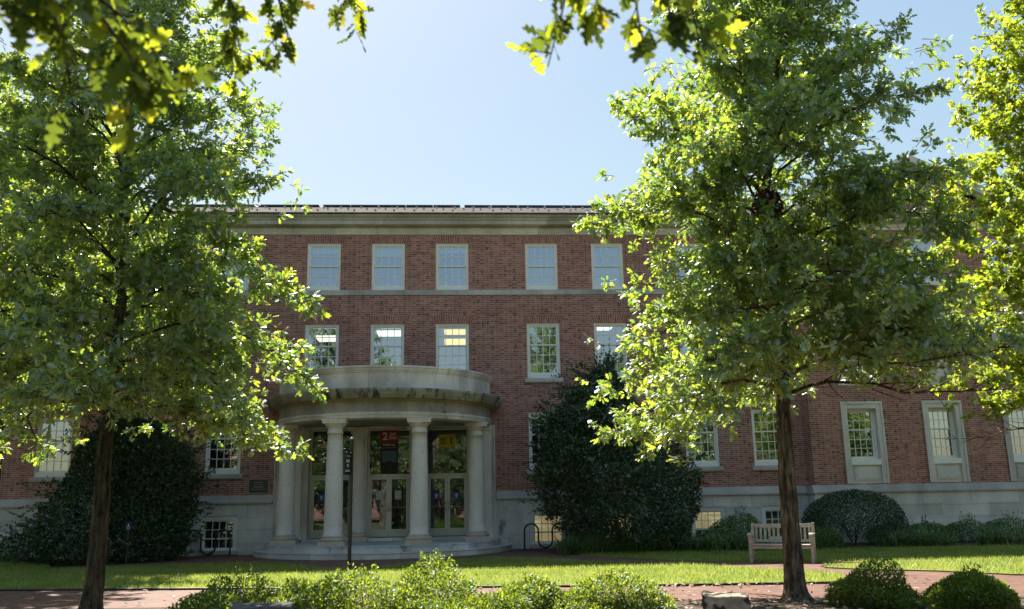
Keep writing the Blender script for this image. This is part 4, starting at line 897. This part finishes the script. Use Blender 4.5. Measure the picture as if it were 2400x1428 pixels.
props(link('fallen_leaves', leaf_mesh('fallen_leaves', np.c_[fl, rr.uniform(.03, .05, n)], np.c_[np.cos(ph), np.sin(ph), rr.normal(0, .25, n)], np.c_[rr.normal(0, .35, (n, 2)), np.ones(n)], .12*rr.uniform(.5, 1.1, n), OAK), FALL), kind='stuff')

# squirrel nest in the sunlit oak
t = thing('squirrel_nest', 'clump of dead brown leaves and twigs lodged in the fork of the sunlit oak', 'nest', (5.30, -16.62, 6.5))
n = 700; d = nrmz(rr.normal(0, 1, (n, 3))); p = np.array([5.27, -16.72, 6.43])+d*np.array([.19, .20, .26])*(rr.random(n)**.4)[:, None]
DEAD = leaf_mat('dead_leaf', [(0, (.035,.020,.012)), (.7, (.09,.045,.02)), (1, (.22,.10,.03))], [(0, (.08,.04,.01)), (1, (.3,.12,.03))], .15, .6, .03)
link('dead_leaves', leaf_mesh('dead_leaves', p, nrmz(d+rr.normal(0, .8, (n, 3))+np.array([0, 0, -.4])), nrmz(rr.normal(0, 1, (n, 3))), .12*rr.uniform(.6, 1.2, n), OAK), DEAD, t)
S = MB()
for i in range(26):
    a = nrmz(rr.normal(0, 1, 3)); c = np.array([5.27, -16.72, 6.40])+rr.normal(0, .07, 3); S.tube([c-a*.2, c, c+a*.22], [.006, .007, .004], 4)
S.build('twigs', BARK2, t)

# red oak beside the camera whose branches hang into the top of the view
t = thing('oak_tree', 'large-leaved red oak branches hanging in at the top of the view', 'tree', (-5.0, -31.5, 0))
tr = MB(); tr.tube([(-5.0, -31.5, 0), (-5.0, -31.5, .3), (-4.95, -31.5, 3), (-4.8, -31.4, 6), (-4.7, -31.3, 9)], [.42, .34, .29, .22, .1], 16); tr.build('trunk', BARK, t)
rr = np.random.default_rng(9); lim = MB(); P, A, N, S = [], [], [], []
def hang(pts, r, n, leaf=.15, spread=.16, twigs=5, dn=.55):
    pts = [np.array(p, float) for p in pts]; lim.tube(pts, [max(.003, r*(1-.8*i/(len(pts)-1))) for i in range(len(pts))], 6, True, False); m = len(pts)-1
    for k in range(twigs):
        s = (k+rr.random())/twigs*.999; i = int(s*m); p = pts[i]+(pts[i+1]-pts[i])*(s*m-i); d = nrmz(pts[i+1]-pts[i]+rr.normal(0, .16, 3)); e = p+nrmz(d+rr.normal(0, .7, 3))*spread*rr.uniform(.5, 1.3)
        lim.tube([p, e], [.004, .002], 4, True, False); c = max(2, int(n/twigs*1.75))
        q = p+(e-p)*rr.uniform(.3, 1, c)[:, None]; a = nrmz(nrmz(e-p)*.45+rr.normal(0, .5, (c, 3))+np.array([0, 0, -dn]))
        P.append(q); A.append(a); N.append(nrmz(rr.normal(0, .6, (c, 3))+np.array([0, -.55, .45]))); S.append(leaf*rr.uniform(.6, 1.15, c))
top = (-4.8, -31.3, 6.2)
# limb reaching over the camera, then down at the upper corner
hang([(-4.85, -31.4, 5.0), (-3.6, -30.0, 4.9), (-2.4, -28.7, 4.4), (-1.75, -27.9, 3.75)], .05, 30, .15, .3, 8)
for pts, n_, tw in (([(-2.1, -28.2, 4.1), (-1.75, -27.85, 3.62), (-1.57, -27.85, 3.42)], 44, 12), ([(-1.9, -28.0, 3.95), (-1.5, -27.85, 3.55), (-1.40, -27.85, 3.32)], 40, 10), ([(-1.75, -27.9, 3.75), (-1.42, -27.75, 3.55), (-1.24, -27.7, 3.30), (-1.20, -27.7, 3.17)], 46, 14), ([(-1.6, -27.8, 3.7), (-1.3, -27.6, 3.5), (-1.13, -27.5, 3.36)], 34, 10), ([(-1.5, -27.85, 3.5), (-1.46, -27.7, 3.25), (-1.47, -27.63, 3.18)], 12, 6), ([(-1.95, -28.1, 3.9), (-1.85, -27.95, 3.5), (-1.74, -27.9, 3.36)], 26, 8), ([(-2.2, -28.3, 4.1), (-2.0, -28.0, 3.6), (-1.85, -27.95, 3.35)], 26, 8)):
    hang(pts, .012, n_, .145, .17, tw)
# second limb: the hanging sprays a little farther off
hang([(-4.8, -31.3, 6.3), (-3.2, -28.5, 6.2), (-1.9, -26.4, 5.6), (-1.2, -25.85, 5.05)], .05, 30, .15, .3, 8)
for pts, n_, tw in (([(-1.7, -26.0, 5.25), (-1.45, -25.85, 4.85), (-1.36, -25.78, 4.50), (-1.34, -25.75, 4.24)], 52, 16), ([(-1.2, -25.85, 5.05), (-1.1, -25.8, 4.7), (-1.02, -25.78, 4.38)], 34, 11), ([(-1.2, -25.85, 5.1), (-.9, -25.8, 4.95), (-.62, -25.78, 4.70), (-.56, -25.78, 4.62)], 26, 9), ([(-1.5, -25.9, 5.1), (-1.2, -25.85, 4.88), (-1.12, -25.8, 4.68)], 26, 8)):
    hang(pts, .012, n_, .145, .2, tw)
# third limb across to the middle of the view
hang([(-4.75, -31.35, 7.4), (-2.4, -29.6, 6.6), (-.2, -28.0, 5.4), (.75, -27.25, 4.35)], .055, 24, .15, .3, 6)
for pts, n_, tw in (([(.65, -27.3, 4.3), (.52, -27.32, 3.95), (.47, -27.33, 3.72), (.40, -27.32, 3.46)], 26, 11), ([(.70, -27.3, 4.2), (.62, -27.35, 3.95), (.62, -27.37, 3.66)], 20, 7), ([(.75, -27.25, 4.3), (.80, -27.27, 3.95), (.84, -27.27, 3.58)], 22, 9), ([(.8, -27.25, 4.3), (.94, -27.27, 3.95), (.98, -27.28, 3.64)], 20, 8), ([(.85, -27.2, 4.25), (1.05, -27.27, 3.92), (1.10, -27.28, 3.56)], 20, 8)):
    hang(pts, .010, n_, .145, .12, tw)
P, A, N, S = map(np.concatenate, (P, A, N, S))
OVERLEAF = leaf_mat('red_oak_leaf', [(0, (.07,.095,.03)), (.6, (.10,.125,.035)), (.96, (.12,.14,.04)), (1, (.30,.20,.03))], [(0, (.12,.17,.015)), (.66, (.22,.29,.03)), (.74, (.58,.68,.03)), (.97, (.70,.74,.04)), (1, (.85,.60,.03))], .50, .5, .0, .08)
lim.build('limbs', BARK, t); link('crown', leaf_mesh('crown', P, A, N, S, OAK_FINE), OVERLEAF, t)

# what stands behind the camera and shows in the door and window glass
for k, (x, y, s, rz) in enumerate(((-9, -42, .95, .4), (-4.5, -43.5, .8, 2.0), (-.2, -41.5, .72, 4.4), (4.2, -42.5, .8, 3.4), (8.8, -43.5, .85, 1.0), (14, -43, 1.1, 5.0), (-15, -43.5, 1.1, 1.2), (-20.5, -42.5, 1.0, 2.6), (-26, -44, 1.1, .2), (20, -43.5, 1.0, 2.2), (26, -43, 1.1, 4.1), (32, -44, 1.0, .9))):
    src = [o for o in bpy.data.objects if o.name == 'oak_tree'][0]
    r_ = src.copy(); COL.objects.link(r_); r_.location = (x, y, 0); r_.rotation_euler = (0, 0, rz); r_.scale = (s, s, s); r_['label'] = 'street oak seen only as a reflection in the entrance glass'; r_['group'] = 'street oaks behind the viewpoint'
    for ch in src.children:
        c = ch.copy(); COL.objects.link(c); c.parent = r_; c.matrix_parent_inverse = ch.matrix_parent_inverse.copy()

t = thing('far_building', 'long brick hall across the street, seen only as a reflection in the entrance glass', 'building', (0, -64, 0))
mb = MB(); H2 = [(x, x+1.3, z, z+2.0) for x in np.arange(-34, 34, 3.4) for z in (1.2, 5.0)]
wall_cells(mb, -36, 36, 0, 8.5, 0, H2, .25); mb.v = [(-x, -64-y, z) for x, y, z in mb.v]
mb.box(-36, 36, -76, -64.6, 0, 8.6); mb.build('wall', BRICK, t)
mb = MB(); mb.box(-36.4, 36.4, -76.4, -63.6, 8.62, 9.1); mb.build('cornice', FRIEZE, t)

for k, (x, y, sc) in enumerate(((-10, -50, 1.0), (-5.5, -51, .9), (-1.2, -50.5, 1.05), (3.4, -51, .95), (8, -50, 1.1), (13, -51, 1.0))):
    src = [o for o in bpy.data.objects if o.name == 'holly_tree'][0]
    r_ = src.copy(); COL.objects.link(r_); r_.location = (x, y, 0); r_.rotation_euler = (0, 0, k*1.3); r_.scale = (sc, sc, sc); r_['label'] = 'dark evergreen seen only as a reflection in the entrance glass'; r_['group'] = 'evergreens behind the viewpoint'
    for ch in src.children:
        c = ch.copy(); COL.objects.link(c); c.parent = r_; c.matrix_parent_inverse = ch.matrix_parent_inverse.copy()
